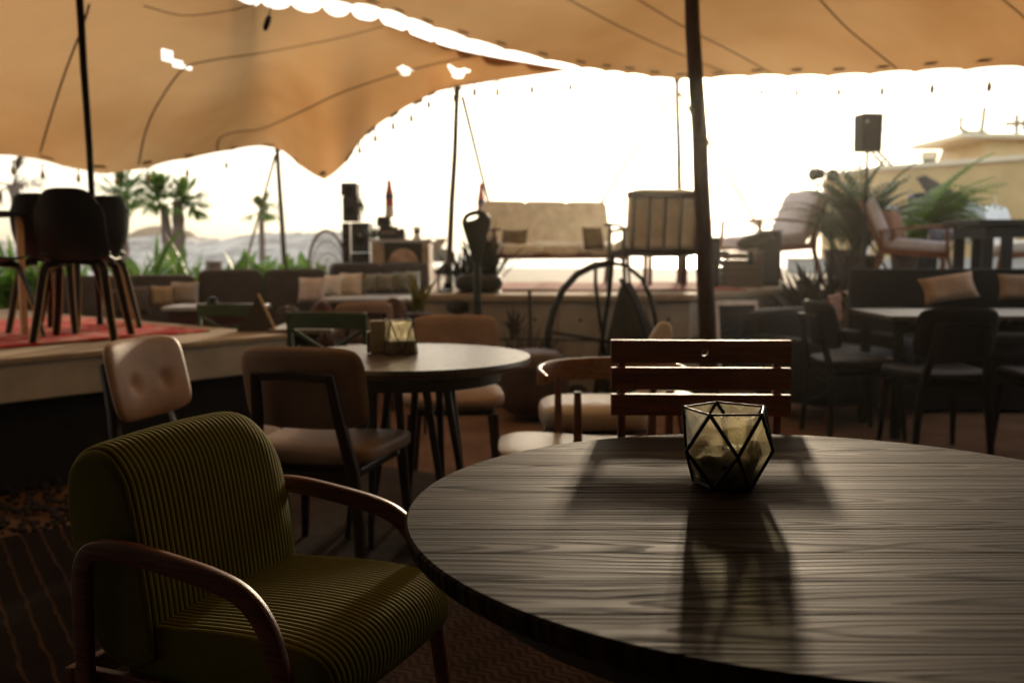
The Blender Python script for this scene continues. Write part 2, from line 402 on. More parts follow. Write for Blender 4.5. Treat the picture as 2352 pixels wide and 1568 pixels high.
lo2 = Wl([(500, -80, 6.4), (600, -22, 7.0), (740, 4, 7.7), (880, 24, 8.2), (1000, 66, 8.8), (1160, 116, 9.5), (1335, 158, 10.2), (1440, 172, 10.7), (1556, 185, 11.0), (1720, 178, 10.4), (1900, 177, 9.6), (2100, 167, 8.7), (2352, 156, 7.6), (2750, 120, 6.0)])
hi2 = [Vector((-8.0+i*1.25, -5, 3.85)) for i in range(14)]
md = [a_.lerp(b_, .16)+Vector((0, 0, s+.12)) for a_, b_, s in zip(lo2, hi2, [.0, 0, 0, 0, 0, 0, .02, .03, 0, .05, .05, .05, .05, .05])]
md2 = [a_.lerp(b_, .5)+Vector((0, 0, .30)) for a_, b_ in zip(lo2, hi2)]
sheet('stretch_tent', 'right tan stretch tent sheet above the terrace, with long straight seams', [lo2, md, md2, hi2], [(0, 7, .07)], [],
      [[(1300, -4), (1420, 60), (1540, 116), (1680, 172)], [(1460, -4), (1570, 62), (1680, 118), (1770, 168)], [(1880, -4), (1940, 60), (2000, 110), (2060, 158)], [(2300, -4), (2352, 40), (2400, 90)]], 14, 72)
# ------------------------------------------------------------------ tent poles and guy ropes
def pole(name, label, p0, p1, r0, r1, mt, extra=True):
    p0 = Vector(p0); p1 = Vector(p1); t = thing(name, label, 'tent pole', p0, 0, 'poles holding up the tent')
    m = M(); k = 9; pts = []
    for i in range(k+1):
        q = i/k; pts.append((p1-p0)*q+Vector((R.uniform(-1, 1), R.uniform(-1, 1), 0))*r0*(.12 if 0 < i < k else 0))
    m.tube(pts, [r0+(r1-r0)*i/k for i in range(k+1)], 14); m.obj('shaft', mt, t, True)
    if extra:
        c = M(); d = (p1-p0); c.tube([d*.995, d*1.0+d.normalized()*.03], [r1*1.5, r1*1.1], 12); c.obj('cap', BLKM, t, True)
        b = M(); b.lathe([(r0*2.2, 0), (r0*2.2, .012), (r0*1.3, .02), (r0*1.25, .06)], 16); b.obj('foot_plate', BLKM, t, True)
    return t
def rope(label, p0, p1, r=.017, sag=0.0):
    p0 = Vector(p0); p1 = Vector(p1); m = M(); pts = [p0.lerp(p1, i/12)-Vector((0, 0, sag*4*(i/12)*(1-i/12))) for i in range(13)]
    m.tube(pts, r, 6); return tag(m.obj('guy_rope', ROPE, smooth=True, org=p0), label, 'rope', 'guy ropes of the tent')
pole('tent_pole', 'thin black steel pole rising behind the black shell chairs', (W(228, 690, 6.4).x, 6.4, ZL), W(180, -40, 5.6), .017, .021, BLK)
pole('tent_pole', 'thick dark timber pole right of the slatted armchair', (W(1632, 928, 7.35).x, 7.35, 0), W(1588, -60, 6.6), .068, .046, WPOLE)
pole('tent_pole', 'slim steel pole at the far canopy edge, left of the thick timber pole', (W(1566, 600, 11.4).x, 11.4, Z1), W(1555, 186, 11.0), .034, .028, STEEL)
pole('tent_pole', 'thin leaning timber pole between the bar counter and the metal sculpture', (W(1029, 664, 9.0).x, 9.0, Z1), W(1051, 204, 9.0), .030, .022, wood('pale_pole', (.30, .17, .09), .7, (20, 20, 2)))
pole('tent_pole', 'thin brown pole standing among the plants left of the rattan chair', (W(664, 700, 11.9).x, 11.9, 0), W(637, 345, 11.8), .036, .026, wood('pale_pole', (.3, .17, .09)))
rope('yellow guy rope running left and down from the pole among the plants', W(632, 358, 11.8), W(560, 620, 13.5))
rope('yellow guy rope from the leaning timber pole down to the metal sculpture', W(1062, 222, 9.0), W(1150, 580, 11.0), .017)
rope('guy rope descending left from the far steel pole behind the sofa', W(1534, 228, 11.1), W(1330, 545, 13.5), .021)
rope('guy rope running right from the thick timber pole to the lounge chair', W(1562, 215, 11.0), W(1745, 525, 12.6), .021)
rope('thin wire from the pole loudspeaker up to the right', W(2020, 300, 9.5), W(2420, 170, 7.0), .006)
p = W(618, 38, 7.25); m = M(); m.tube([p+Vector((.02, 0, .1)), p], .004, 6); m.sup(p-Vector((.015, 0, .045)), (.045, .045, .12), .8, 1, 12, 8, (0, .35, 0))
tag(m.obj('tent_toggle', BLK, smooth=True, org=p), 'small black toggle dangling beside the bright slit in the tent', 'toggle')
# string lights
def strings(label, bulbs, drop):
    pts = [W(*b) for b in bulbs]; t = thing('string_lights', label, 'string lights', pts[0], 0, 'strings of bulbs under the tent edge')
    o = pts[0]; c = M(); cc = []
    for i, p_ in enumerate(pts):
        cc.append(p_-o+Vector((0, 0, .10)))
        if i < len(pts)-1: cc.append((p_+pts[i+1])/2-o+Vector((0, 0, .06)))
    c.tube(cc, .003, 6); c.obj('cable', BLK, t, True)
    for p_ in pts:
        b = M(); b.lathe([(.007, .095), (.008, .04), (.007, .035)], 10, p_-o); b.obj('socket', BLK, t, True)
        q = M(); q.lathe([(.004, -.045), (.015, -.028), (.021, -.004), (.017, .02), (.010, .036)], 12, p_-o); q.obj('bulb', mat('amber_bulb', (.45, .25, .06), .15, .1, 5, 0, trans=.5), t, True)
strings('string of amber bulbs along the right tent edge', [(1600, 214, 10.8), (1665, 213, 10.6), (1750, 212, 10.2), (1830, 213, 9.9), (1927, 212, 9.5), (2026, 210, 9.0), (2141, 205, 8.5), (2272, 200, 7.9), (2410, 190, 7.3)], .1)
strings('string of small bulbs along the rising middle tent edge', [(826, 345, 9.9), (862, 318, 9.8), (903, 290, 9.6), (945, 272, 9.5), (985, 240, 9.3), (1045, 225, 9.1), (1090, 212, 9.1), (1143, 212, 9.2), (1222, 206, 9.4), (1310, 200, 9.8)], .1)
strings('string of small bulbs along the left tent edge', [(30, 392, 9.2), (98, 402, 9.4), (180, 410, 9.6), (268, 416, 9.9), (340, 408, 10.3), (430, 398, 10.8), (520, 380, 11.2)], .1)

# unseen dark walls and roof, added to keep sky light off the foreground
bw = thing('sky_blocker', 'added dark walls and roof out of view, blocking sky light behind the viewer', 'wall', (0, -2.4, 0))
m = M(); m.box((0, 0, 1.9), (14, .12, 3.9)); m.obj('back_blocker', DARKW, bw)
m = M(); m.box((5.2, 3.6, 1.6), (.12, 7.1, 3.3)); m.obj('side_blocker', DARKW, bw)
m = M(); m.box((-7.06, 1.2, 1.9), (.12, 2.4, 3.9)); m.obj('side_blocker', DARKW, bw)
m = M(); m.box((-.9, 2.3, 2.93), (12.2, 4.6, .10)); m.obj('roof_blocker', DARKW, bw)
# ------------------------------------------------------------------ foreground: round table
def table_wood():
    m = bpy.data.materials.new('brushed_dark_planks'); m.use_nodes = True; n = m.node_tree; L = n.links
    p = n.nodes['Principled BSDF']; tc = node(n, 'TexCoord'); sx = node(n, 'SeparateXYZ'); L.new(tc.outputs['Object'], sx.inputs[0])
    def mth(op, a_, b_=None, c_=None):
        q = node(n, 'Math', operation=op)
        for i, v_ in enumerate((a_, b_, c_)):
            if v_ is None: continue
            if isinstance(v_, (int, float)): q.inputs[i].default_value = v_
            else: L.new(v_, q.inputs[i])
        return q.outputs[0]
    PW = .118
    row = mth('FLOOR', mth('DIVIDE', sx.outputs[1], PW))
    fr = mth('FRACT', mth('DIVIDE', sx.outputs[1], PW))
    rnd = node(n, 'TexWhiteNoise', noise_dimensions='1D'); L.new(row, rnd.inputs['W'])
    off = mth('MULTIPLY', rnd.outputs[0], 37.0)
    # heartwood rings: distance from an axis running almost along the plank, so cuts give long cathedral arches
    cx = mth('ADD', sx.outputs[0], off)
    vx = node(n, 'CombineXYZ'); L.new(mth('MULTIPLY', cx, .75), vx.inputs[0]); L.new(mth('MULTIPLY', sx.outputs[1], 5.0), vx.inputs[1]); L.new(off, vx.inputs[2])
    nz = node(n, 'TexNoise'); nz.inputs['Scale'].default_value = 1.6; nz.inputs['Detail'].default_value = 3; nz.inputs['Roughness'].default_value = .5
    nz.inputs['Distortion'].default_value = .35
    L.new(vx.outputs[0], nz.inputs['Vector'])
    xn = mth('MULTIPLY', mth('SUBTRACT', mth('PINGPONG', cx, .95), mth('MULTIPLY', rnd.outputs[0], .6)), .55)
    yn = mth('SUBTRACT', fr, mth('ADD', .15, mth('MULTIPLY', rnd.outputs[0], .7)))
    dd = mth('SQRT', mth('ADD', mth('MULTIPLY', xn, xn), mth('MULTIPLY', yn, yn)))
    rings = mth('FRACT', mth('ADD', mth('MULTIPLY', dd, 11.0), mth('MULTIPLY', nz.outputs[0], 5.0)))
    rings = mth('PINGPONG', mth('MULTIPLY', rings, 1.0), .82)
    # fine fibre streaks
    vf = node(n, 'CombineXYZ'); L.new(mth('MULTIPLY', cx, 1.1), vf.inputs[0]); L.new(mth('MULTIPLY', sx.outputs[1], 150.0), vf.inputs[1])
    nf = node(n, 'TexNoise'); nf.inputs['Scale'].default_value = 1.0; nf.inputs['Detail'].default_value = 5; L.new(vf.outputs[0], nf.inputs['Vector'])
    vg = node(n, 'CombineXYZ'); L.new(mth('MULTIPLY', cx, .6), vg.inputs[0]); L.new(mth('MULTIPLY', sx.outputs[1], 26.0), vg.inputs[1])
    ng = node(n, 'TexNoise'); ng.inputs['Scale'].default_value = 1.0; ng.inputs['Detail'].default_value = 3; L.new(vg.outputs[0], ng.inputs['Vector'])
    seam = mth('MULTIPLY', mth('LESS_THAN', fr, .030), 1.0)
    wave = mth('SUBTRACT', 1.0, mth('POWER', rings, 2.2))
    hgt = mth('ADD', mth('MULTIPLY', wave, .40), mth('MULTIPLY', nf.outputs[0], .85))
    hgt = mth('SUBTRACT', mth('ADD', hgt, mth('MULTIPLY', ng.outputs[0], .35)), mth('MULTIPLY', seam, 1.2))
    rp = node(n, 'ValToRGB'); rp.color_ramp.elements[0].position = .50; rp.color_ramp.elements[1].position = 1.02
    rp.color_ramp.elements[0].color = (.005, .003, .002, 1); rp.color_ramp.elements[1].color = (.036, .022, .012, 1)
    L.new(hgt, rp.inputs[0])
    pt_ = node(n, 'Mix', data_type='RGBA', blend_type='MULTIPLY'); pt_.inputs[0].default_value = 1
    tn = node(n, 'MapRange'); tn.inputs['To Min'].default_value = .5; tn.inputs['To Max'].default_value = 1.3; L.new(rnd.outputs[0], tn.inputs[0])
    L.new(rp.outputs[0], pt_.inputs[6]); L.new(tn.outputs[0], pt_.inputs[7]); L.new(pt_.outputs[2], p.inputs['Base Color'])
    mr = node(n, 'MapRange'); mr.inputs['From Min'].default_value = .4; mr.inputs['From Max'].default_value = 1.25; mr.inputs['To Min'].default_value = .85; mr.inputs['To Max'].default_value = .44; p.inputs['Specular Tint'].default_value = (1, .82, .62, 1)
    L.new(hgt, mr.inputs[0]); L.new(mr.outputs[0], p.inputs['Roughness'])
    b = node(n, 'Bump'); b.inputs['Strength'].default_value = .5; b.inputs['Distance'].default_value = .0018
    L.new(hgt, b.inputs['Height']); L.new(b.outputs[0], p.inputs['Normal']); sp_ = node(n, 'MapRange'); sp_.inputs['From Min'].default_value = .45; sp_.inputs['From Max'].default_value = 1.2; sp_.inputs['To Min'].default_value = .0; sp_.inputs['To Max'].default_value = .04
    L.new(hgt, sp_.inputs[0]); L.new(sp_.outputs[0], p.inputs['Specular IOR Level'])
    return m
TW = table_wood()
T1 = Vector((.497, 1.624, 0)); TR = .672
t1 = thing('round_table', 'large round dark brushed-wood table in the foreground with the faceted glass holder', 'table', T1, 0)
m = M(); m.lathe([(TR-.05, .712), (TR-.010, .715), (TR-.002, .724), (TR, .7455), (TR-.004, .75)], 160); m.obj('tabletop', TW, t1, bevel=0)
m = M(); m.lathe([(TR-.10, .655), (TR-.09, .655), (TR-.09, .711)], 96, capt=True); m.obj('apron', DARKW, t1, True)
m = M(); m.lathe([(.075, .10), (.06, .3), (.05, .5), (.07, .66)], 24); m.obj('pedestal', DARKW, t1, True)
for k in range(4):
    q = k*pi/2+.6; m = M(); m.tube([(0.03*cos(q), .03*sin(q), .16), (.25*cos(q), .25*sin(q), .10), (.42*cos(q), .42*sin(q), .03)], 1, 8, sec=(.07, .06)); m.obj('foot', DARKW, t1, True)
    m = M(); m.tube([(0.05*cos(q), .05*sin(q), .45), (.4*cos(q), .4*sin(q), .665)], 1, 8, sec=(.05, .05)); m.obj('brace', DARKW, t1, True)
# faceted glass candle holder
def dusty_glass(name, tint, dust, amt):
    m = bpy.data.materials.new(name); m.use_nodes = True; n = m.node_tree; L = n.links
    n.nodes.remove(n.nodes['Principled BSDF']); out = n.nodes['Material Output']
    tr = node(n, 'BsdfTransparent'); tr.inputs[0].default_value = (*tint, 1); gl = node(n, 'BsdfGlossy'); gl.inputs['Roughness'].default_value = .06
    fz = node(n, 'Fresnel'); fz.inputs[0].default_value = 1.45; m1 = node(n, 'MixShader'); L.new(fz.outputs[0], m1.inputs[0]); L.new(tr.outputs[0], m1.inputs[1]); L.new(gl.outputs[0], m1.inputs[2])
    d = node(n, 'BsdfDiffuse'); t = node(n, 'BsdfTranslucent'); d.inputs[0].default_value = (*dust, 1); t.inputs[0].default_value = (*dust, 1)
    dm = node(n, 'MixShader'); dm.inputs[0].default_value = .75; L.new(d.outputs[0], dm.inputs[1]); L.new(t.outputs[0], dm.inputs[2])
    tc = node(n, 'TexCoord'); nz = node(n, 'TexNoise'); nz.inputs['Scale'].default_value = 26; nz.inputs['Detail'].default_value = 6; L.new(tc.outputs['Object'], nz.inputs[0])
    mr = node(n, 'MapRange'); mr.inputs['From Min'].default_value = .3; mr.inputs['From Max'].default_value = .72; mr.inputs['To Min'].default_value = amt*.35; mr.inputs['To Max'].default_value = min(1, amt*1.5)
    L.new(nz.outputs[0], mr.inputs[0]); m2 = node(n, 'MixShader'); L.new(mr.outputs[0], m2.inputs[0]); L.new(m1.outputs[0], m2.inputs[1]); L.new(dm.outputs[0], m2.inputs[2])
    L.new(m2.outputs[0], out.inputs[0]); return m
DG = dusty_glass('dusty_glass', (.93, .92, .82), (.72, .66, .46), .42)
SANDC = mat('dark_sand', (.035, .025, .018), .95, .5, 40, .5, 150, col2=(.09, .065, .045))
h = thing('glass_candle_holder', 'faceted dusty glass holder with black leading on the big dark table', 'candle holder', (.392, 1.795, .7505), 2)
def ring(r, z, a0): return [Vector((r*cos(radians(a0+72*i)), r*sin(radians(a0+72*i)), z)) for i in range(5)]
top = ring(.0785, .140, 90); midr = ring(.083, .068, 54); bas = ring(.058, .004, 90)
# indices: mid[i] lies between top[i-1] and top[i]
gm = M(); lead = M(); low = M()
for i in range(5):
    T0, T1_, M0, M1_, B0, B1_ = top[i], top[(i+1) % 5], midr[i], midr[(i+1) % 5], bas[i], bas[(i+1) % 5]
    for tri, L_ in (((T0, T1_, M1_), gm), ((M0, M1_, T0), gm), ((M0, M1_, B0), gm), ((B0, B1_, M1_), gm)):
        q = len(L_.v); L_.v += list(tri); L_.f.append([q, q+1, q+2])
    for a_, b_ in ((T0, T1_), (T0, M0), (T0, M1_), (B0, B1_), (B0, M0), (B0, M1_)):
        lead.tube([a_, b_], .0036 if a_ is not T0 or b_ is not T1_ else .0022, 8)
    for q_ in (T0, M0, B0): lead.sup(q_, (.0075, .0075, .0075), 1, 1, 8, 6)
gm.obj('glass_panes', DG, h); 
lm = mat('dark_leading', (.025, .019, .015), .38, .3, 60, .2, 90, metal=.7); lead.obj('leading', lm, h, True)
b = M(); b.v += [Vector(v)+Vector((0, 0, -.0)) for v in bas]; b.f.append([0, 1, 2, 3, 4]); b.obj('base_plate', lm, h)
sd = M()
def sfill(u, v):
    # sand fill follows the holder inside: layers of 5-gon sections
    return 0
lay = []
NS = 60
def sec(z, k):
    # section radius inside between rings, direction-wise
    out = []
    for j in range(NS):
        an = 2*pi*j/NS; f = (z-.004)/(.068-.004); f = min(1, max(0, f))
        r = (.058*cos(pi/5)*.97*(1-f)+.083*cos(pi/5)*.96*f); out.append(Vector((r*cos(an)*k, r*sin(an)*k, z)))
    return out
rings_ = [sec(.006, 1), sec(.025, 1), sec(.045, 1), sec(.060, 1)]
edge = [Vector((v.x*1.0, v.y*1.0, .064+.009*sin(3*2*pi*j/NS+.6)+.005*sin(7*2*pi*j/NS))) for j, v in enumerate(sec(.066, 1))]
rings_.append(edge)
for k in (.85, .65, .4, .15): rings_.append([Vector((v.x*k, v.y*k, .055+(v.z-.055)*k+.003*sin(20*v.x*k*8)+R.uniform(0, .002))) for v in edge])
for r_ in rings_: sd.v += r_
for i in range(len(rings_)-1):
    for j in range(NS): sd.f.append([i*NS+j, i*NS+(j+1) % NS, (i+1)*NS+(j+1) % NS, (i+1)*NS+j])
sd.f.append([(len(rings_)-1)*NS+j for j in range(NS)]); sd.f.append(list(range(NS))[::-1])
sd.obj('sand_fill', SANDC, h, True)
jar = thing('glass_tumbler', 'clear little candle glass standing in the sand of the faceted holder', 'candle glass', (.412, 1.80, .818), 0)
m = M(); m.lathe([(.024, 0), (.027, .03), (.030, .058), (.028, .058), (.025, .03), (.021, .004)], 28); m.obj('glass_wall', dusty_glass('tumbler_glass', (.95, .95, .9), (.8, .74, .58), .22), jar, True)
# ------------------------------------------------------------------ foreground: green corduroy armchair
def cord_mat():
    m = bpy.data.materials.new('olive_corduroy'); m.use_nodes = True; n = m.node_tree; L = n.links
    p = n.nodes['Principled BSDF']; tc = node(n, 'TexCoord'); at = node(n, 'Attribute', attribute_name='rib')
    nz = node(n, 'TexNoise'); nz.inputs['Scale'].default_value = 420; nz.inputs['Detail'].default_value = 3; L.new(tc.outputs['Object'], nz.inputs[0])
    rp = node(n, 'ValToRGB'); rp.color_ramp.elements[0].color = (.002, .0017, .0002, 1); rp.color_ramp.elements[1].color = (.145, .135, .018, 1)
    rp.color_ramp.elements[0].position = .15; rp.color_ramp.elements[1].position = .75
    ad = node(n, 'Math', operation='MULTIPLY_ADD'); ad.inputs[1].default_value = .35; ad.inputs[2].default_value = -.17; L.new(nz.outputs[0], ad.inputs[0])
    a2 = node(n, 'Math', operation='ADD'); L.new(ad.outputs[0], a2.inputs[0]); L.new(at.outputs['Fac'], a2.inputs[1]); L.new(a2.outputs[0], rp.inputs[0])
    L.new(rp.outputs[0], p.inputs['Base Color']); p.inputs['Roughness'].default_value = .9; p.inputs['Specular IOR Level'].default_value = .15
    p.inputs['Sheen Weight'].default_value = .04; p.inputs['Sheen Roughness'].default_value = .3; p.inputs['Sheen Tint'].default_value = (.75, .62, .15, 1)
    b = node(n, 'Bump'); b.inputs['Strength'].default_value = .5; b.inputs['Distance'].default_value = .001; L.new(nz.outputs[0], b.inputs['Height']); L.new(b.outputs[0], p.inputs['Normal'])
    return m
CORD = cord_mat()
def ribbed(name, prof, w0, w1, nrib, parent, taper, amp=.0036, per=8, shift=None):
    # closed profile in (f,z) swept across the width; ribs lie across the width
    P = cat_rom([Vector((q[0], 0, q[1])) for q in prof]+[Vector((prof[0][0], 0, prof[0][1]))], 7)[:-1]; k = len(P)
    cen = sum(P, Vector())/k; nr = nrib*per+1; m = M(); rib = []
    for i in range(nr):
        s_ = i/(nr-1); wv = w0+(w1-w0)*s_; tp = taper(s_); r = abs(sin(pi*i/per))**.55
        sh = shift(s_) if shift else (0, 0)
        for j in range(k):
            a_, b_ = P[(j+1) % k], P[j-1]; tn = (a_-b_).normalized(); nn = Vector((tn.z, 0, -tn.x))
            if nn.dot(P[j]-cen) < 0: nn = -nn
            q = cen+(P[j]-cen)*tp+nn*(amp*(r-1))
            m.v.append(Vector((q.x+sh[0], wv, q.z+sh[1]))); rib.append(.7 if i in (0, nr-1) else r)
    for i in range(nr-1):
        for j in range(k): m.f.append([i*k+j, i*k+(j+1) % k, (i+1)*k+(j+1) % k, (i+1)*k+j])
    m.f.append(list(range(k))[::-1]); m.f.append([(nr-1)*k+j for j in range(k)])
    o = m.obj(name, CORD, parent, True, auto=False); at = o.data.attributes.new('rib', 'FLOAT', 'POINT')
    at.data.foreach_set('value', rib); return o
ac = thing('armchair', 'olive green corduroy armchair with curved reddish wooden arms beside the dark round table', 'armchair', (-.47, 2.03, 0), -22)
def tpr(p_, m0, q0=.0):
    return lambda s_: m0+(1-m0)*(1-abs(2*s_-1)**p_)**(1/p_) if 0 < s_ < 1 else m0
def tend(a0, a1, d=.1, d1=None):
    d1 = d1 or d
    def f(s_):
        k = 1
        if s_ < d: k *= a0+(1-a0)*sqrt(max(0, 1-(1-s_/d)**2))
        if s_ > 1-d1: k *= a1+(1-a1)*sqrt(max(0, 1-(1-(1-s_)/d1)**2))
        return k
    return f
ribbed('backrest', [(-.125, .40), (-.135, .50), (-.150, .60), (-.168, .70), (-.190, .765), (-.235, .808), (-.290, .805), (-.330, .765), (-.335, .68), (-.315, .55), (-.28, .42), (-.20, .37)],
       -.262, .262, 37, ac, tend(.86, .60, .06, .22), shift=lambda s_: (0, -.012*(2*s_-1)**2-(.035*max(0, (s_-.72)/.28)**2)))
ribbed('seat', [(-.22, .345), (-.20, .445), (-.08, .462), (.06, .470), (.17, .466), (.235, .445), (.262, .40), (.25, .345), (.20, .325), (0, .32)],
       -.245, .245, 35, ac, tend(.93, .93, .06), shift=lambda s_: (.018*(1-(2*s_-1)**2), .010*(1-(2*s_-1)**2)))
AW = wood('oiled_red_wood', (.17, .05, .02), .42, spec=.25, st= (2, 40, 40), var=.5, bump=.25)
for sgn in (-1, 1):
    wy = .285*sgn
    path = [(-.262, 0, .0), (-.268, 0, .2), (-.274, 0, .42), (-.272, 0, .545), (-.256, 0, .593), (-.215, 0, .611), (-.15, 0, .612), (-.05, 0, .600), (.04, 0, .585), (.105, 0, .562), (.150, 0, .515), (.178, 0, .44), (.200, 0, .33), (.222, 0, .18), (.245, 0, 0)]
    pts = [p_+Vector((0, wy, 0)) for p_ in cat_rom(path, 6)]
    ww = [1.0 if p_.z > .5 else .72+.28*(p_.z/.5) for p_ in pts]
    m = M(); m.tube(pts, ww, 16, sec=(.040, .023), up=(0, 1, 0)); m.xf(lambda v: v)
    m.obj('arm_and_legs', AW, ac, True)
    m = M(); m.box((-.06, .262*sgn, .335), (.52, .02, .05)); m.obj('side_rail', AW, ac, bevel=.004)
for fx in (.195, -.34):
    m = M(); m.box((fx, 0, .325), (.022, .53, .05)); m.obj('cross_rail', AW, ac, bevel=.004)
# ------------------------------------------------------------------ upholstered dining chairs
def dining_chair(label, loc, yaw, group, tint=LEATH, framem=BROWNW, tuft=True):
    t = thing('dining_chair', label, 'chair', loc, yaw, group)     # faces local -y
    m = M(); i0 = m.mark(); m.sup((0, 0, .455), (.49, .47, .075), .55, .38, 44, 18)
    m.xf(lambda v: (v.x*(1-.10*(v.y/.24)*.5), v.y, v.z+.016*(abs(v.x)/.24)**2*(1 if v.z > .45 else .5)-.018*max(0, -v.y/.24-.6)))
    m.obj('seat', tint, t, True)
    m = M(); m.box((0, 0, .405), (.38, .37, .03)); m.obj('seat_frame', framem, t, bevel=.006)
    # backrest: curved padded panel, leaning back
    m = M(); m.panel(.46, .30, .050)
    BT = radians(13)
    def bend(v):
        y = v.y - .13*(v.x**2)/.23*1.0*(-1)*-1
        if tuft and v.y < -.005:
            for bx in (-.09, .09):
                for bz in (-.02,):
                    d2 = ((v.x-bx)**2+(v.z-bz)**2)/.0009; y += .018*math.exp(-d2)
        y = y*1.0
        return (v.x, .245+y*cos(BT)+v.z*sin(BT), .70+v.z*cos(BT)-y*sin(BT)*.3)
    m2 = M(); n_ = 46
    m2.grid(lambda u, v_: ((u-.5), (v_-.5), 0), 2, 2); m2 = m
    m2.xf(bend); m2.obj('backrest', tint, t, True)
    if tuft:
        for bx in (-.09, .09):
            b_ = M(); v = Vector((bx, -.013, -.02)); q = bend(v); b_.sup(q, (.018, .012, .018), 1, 1, 12, 8); b_.obj('button', LEATHD, t, True)
    # wooden frame behind: two uprights joined under the seat, top cross bar
    for sx in (-1, 1):
        m = M(); m.tube([(sx*.215, .245, 0), (sx*.200, .232, .22), (sx*.180, .232, .42), (sx*.150, .272, .60), (sx*.135, .312, .76)], [.8, 1, 1.15, 1, .8], 10, sec=(.030, .038), up=(1, 0, 0)); m.obj('leg', framem, t, True)
        m = M(); m.tube([(sx*.225, -.225, 0), (sx*.20, -.19, .40)], [.7, 1.1], 10, sec=(.034, .034), up=(1, 0, 0)); m.obj('leg', framem, t, True)
    m = M(); m.tube([(-.14, .306, .745), (0, .296, .752), (.14, .306, .745)], 1, 10, sec=(.026, .030)); m.obj('back_bar', framem, t, True)
    m = M(); m.box((0, .215, .385), (.36, .022, .05)); m.obj('rear_rail', framem, t, bevel=.003)
    return t
DG_ = 'beige upholstered dining chairs around the second round table'
c8 = dining_chair('beige padded dining chair seen from behind, in front of the second round table', (-.66, 3.60, 0), 166, DG_)
dup(c8, (-1.13, 3.60, 0), 75, 'tufted beige dining chair facing right beside the concrete stage')
dup(c8, (-.285, 4.82, 0), 2, 'beige padded dining chair on the far side of the second round table', .98)
# second round table
T2 = Vector((-.415, 3.92, 0)); TR2 = .49
t2 = thing('round_table', 'second round table with pale shining top and many slim splayed legs', 'table', T2, 0)
m = M(); m.lathe([(TR2-.03, .712), (TR2-.004, .722), (TR2, .735), (TR2-.003, .75)], 96); m.obj('tabletop', mat('worn_tabletop', (.18, .13, .09), .30, .35, 3, .15, 30, (1, 6, 1)), t2)
m = M(); m.lathe([(.36, .655), (.37, .655), (.37, .713)], 48); m.obj('apron', DARKW, t2, True)
for k in range(10):
    q = 2*pi*k/10+.2; m = M(); m.tube([(.17*cos(q), .17*sin(q), .66), (.26*cos(q+.25), .26*sin(q+.25), 0)], [1.1, .7], 8, sec=(.042, .030)); m.obj('leg', DARKW, t2, True)
m = M(); m.lathe([(.19, .64), (.20, .66)], 32); m.obj('leg_plate', DARKW, t2, True)
# things on it
b2 = W(917, 814, 4.0)
h2 = thing('glass_candle_holder', 'flared glass holder with dark sand, standing on the second round table', 'candle holder', (b2.x, 4.0, .7505), 20)
def four(r, z): return [Vector((r*cos(radians(45+90*i)), r*sin(radians(45+90*i)), z)) for i in range(4)]
gm = M(); ld = M(); A_, B_ = four(.085, .003), four(.066, .135)
for i in range(4):
    q = len(gm.v); gm.v += [A_[i], A_[(i+1) % 4], B_[(i+1) % 4], B_[i]]; gm.f.append([q, q+1, q+2, q+3])
    mid = (A_[i]+A_[(i+1) % 4])/2
    for a_, b_ in ((A_[i], A_[(i+1) % 4]), (B_[i], B_[(i+1) % 4]), (A_[i], B_[i]), (mid, B_[i]), (mid, B_[(i+1) % 4])): ld.tube([a_, b_], .0028, 6)
gm.obj('glass_panes', DG, h2); ld.obj('leading', lm, h2, True)
s4 = M(); s4.v += [Vector((v.x*.95, v.y*.95, v.z)) for v in four(.085, .004)+four(.0775, .055)]; s4.f += [[3, 2, 1, 0], [4, 5, 6, 7]]+[[i, (i+1) % 4, 4+(i+1) % 4, 4+i] for i in range(4)]; s4.obj('sand_fill', SANDC, h2)
def onT(px, py, Y): v = W(px, py, Y); return (v.x, Y, .7505)
cb = thing('menu_block', 'cream upright menu block beside the flared glass holder', 'menu block', onT(868, 812, 4.02), 12)
m = M(); m.box((0, 0, .066), (.062, .05, .130)); m.obj('card_block', mat('cream_card', (.62, .50, .30), .6, .1), cb, bevel=.006)
m = M(); m.box((-.038, .006, .045), (.012, .05, .085)); m.obj('wooden_end', mat('honey_wood', (.45, .25, .08), .4), cb, bevel=.003)
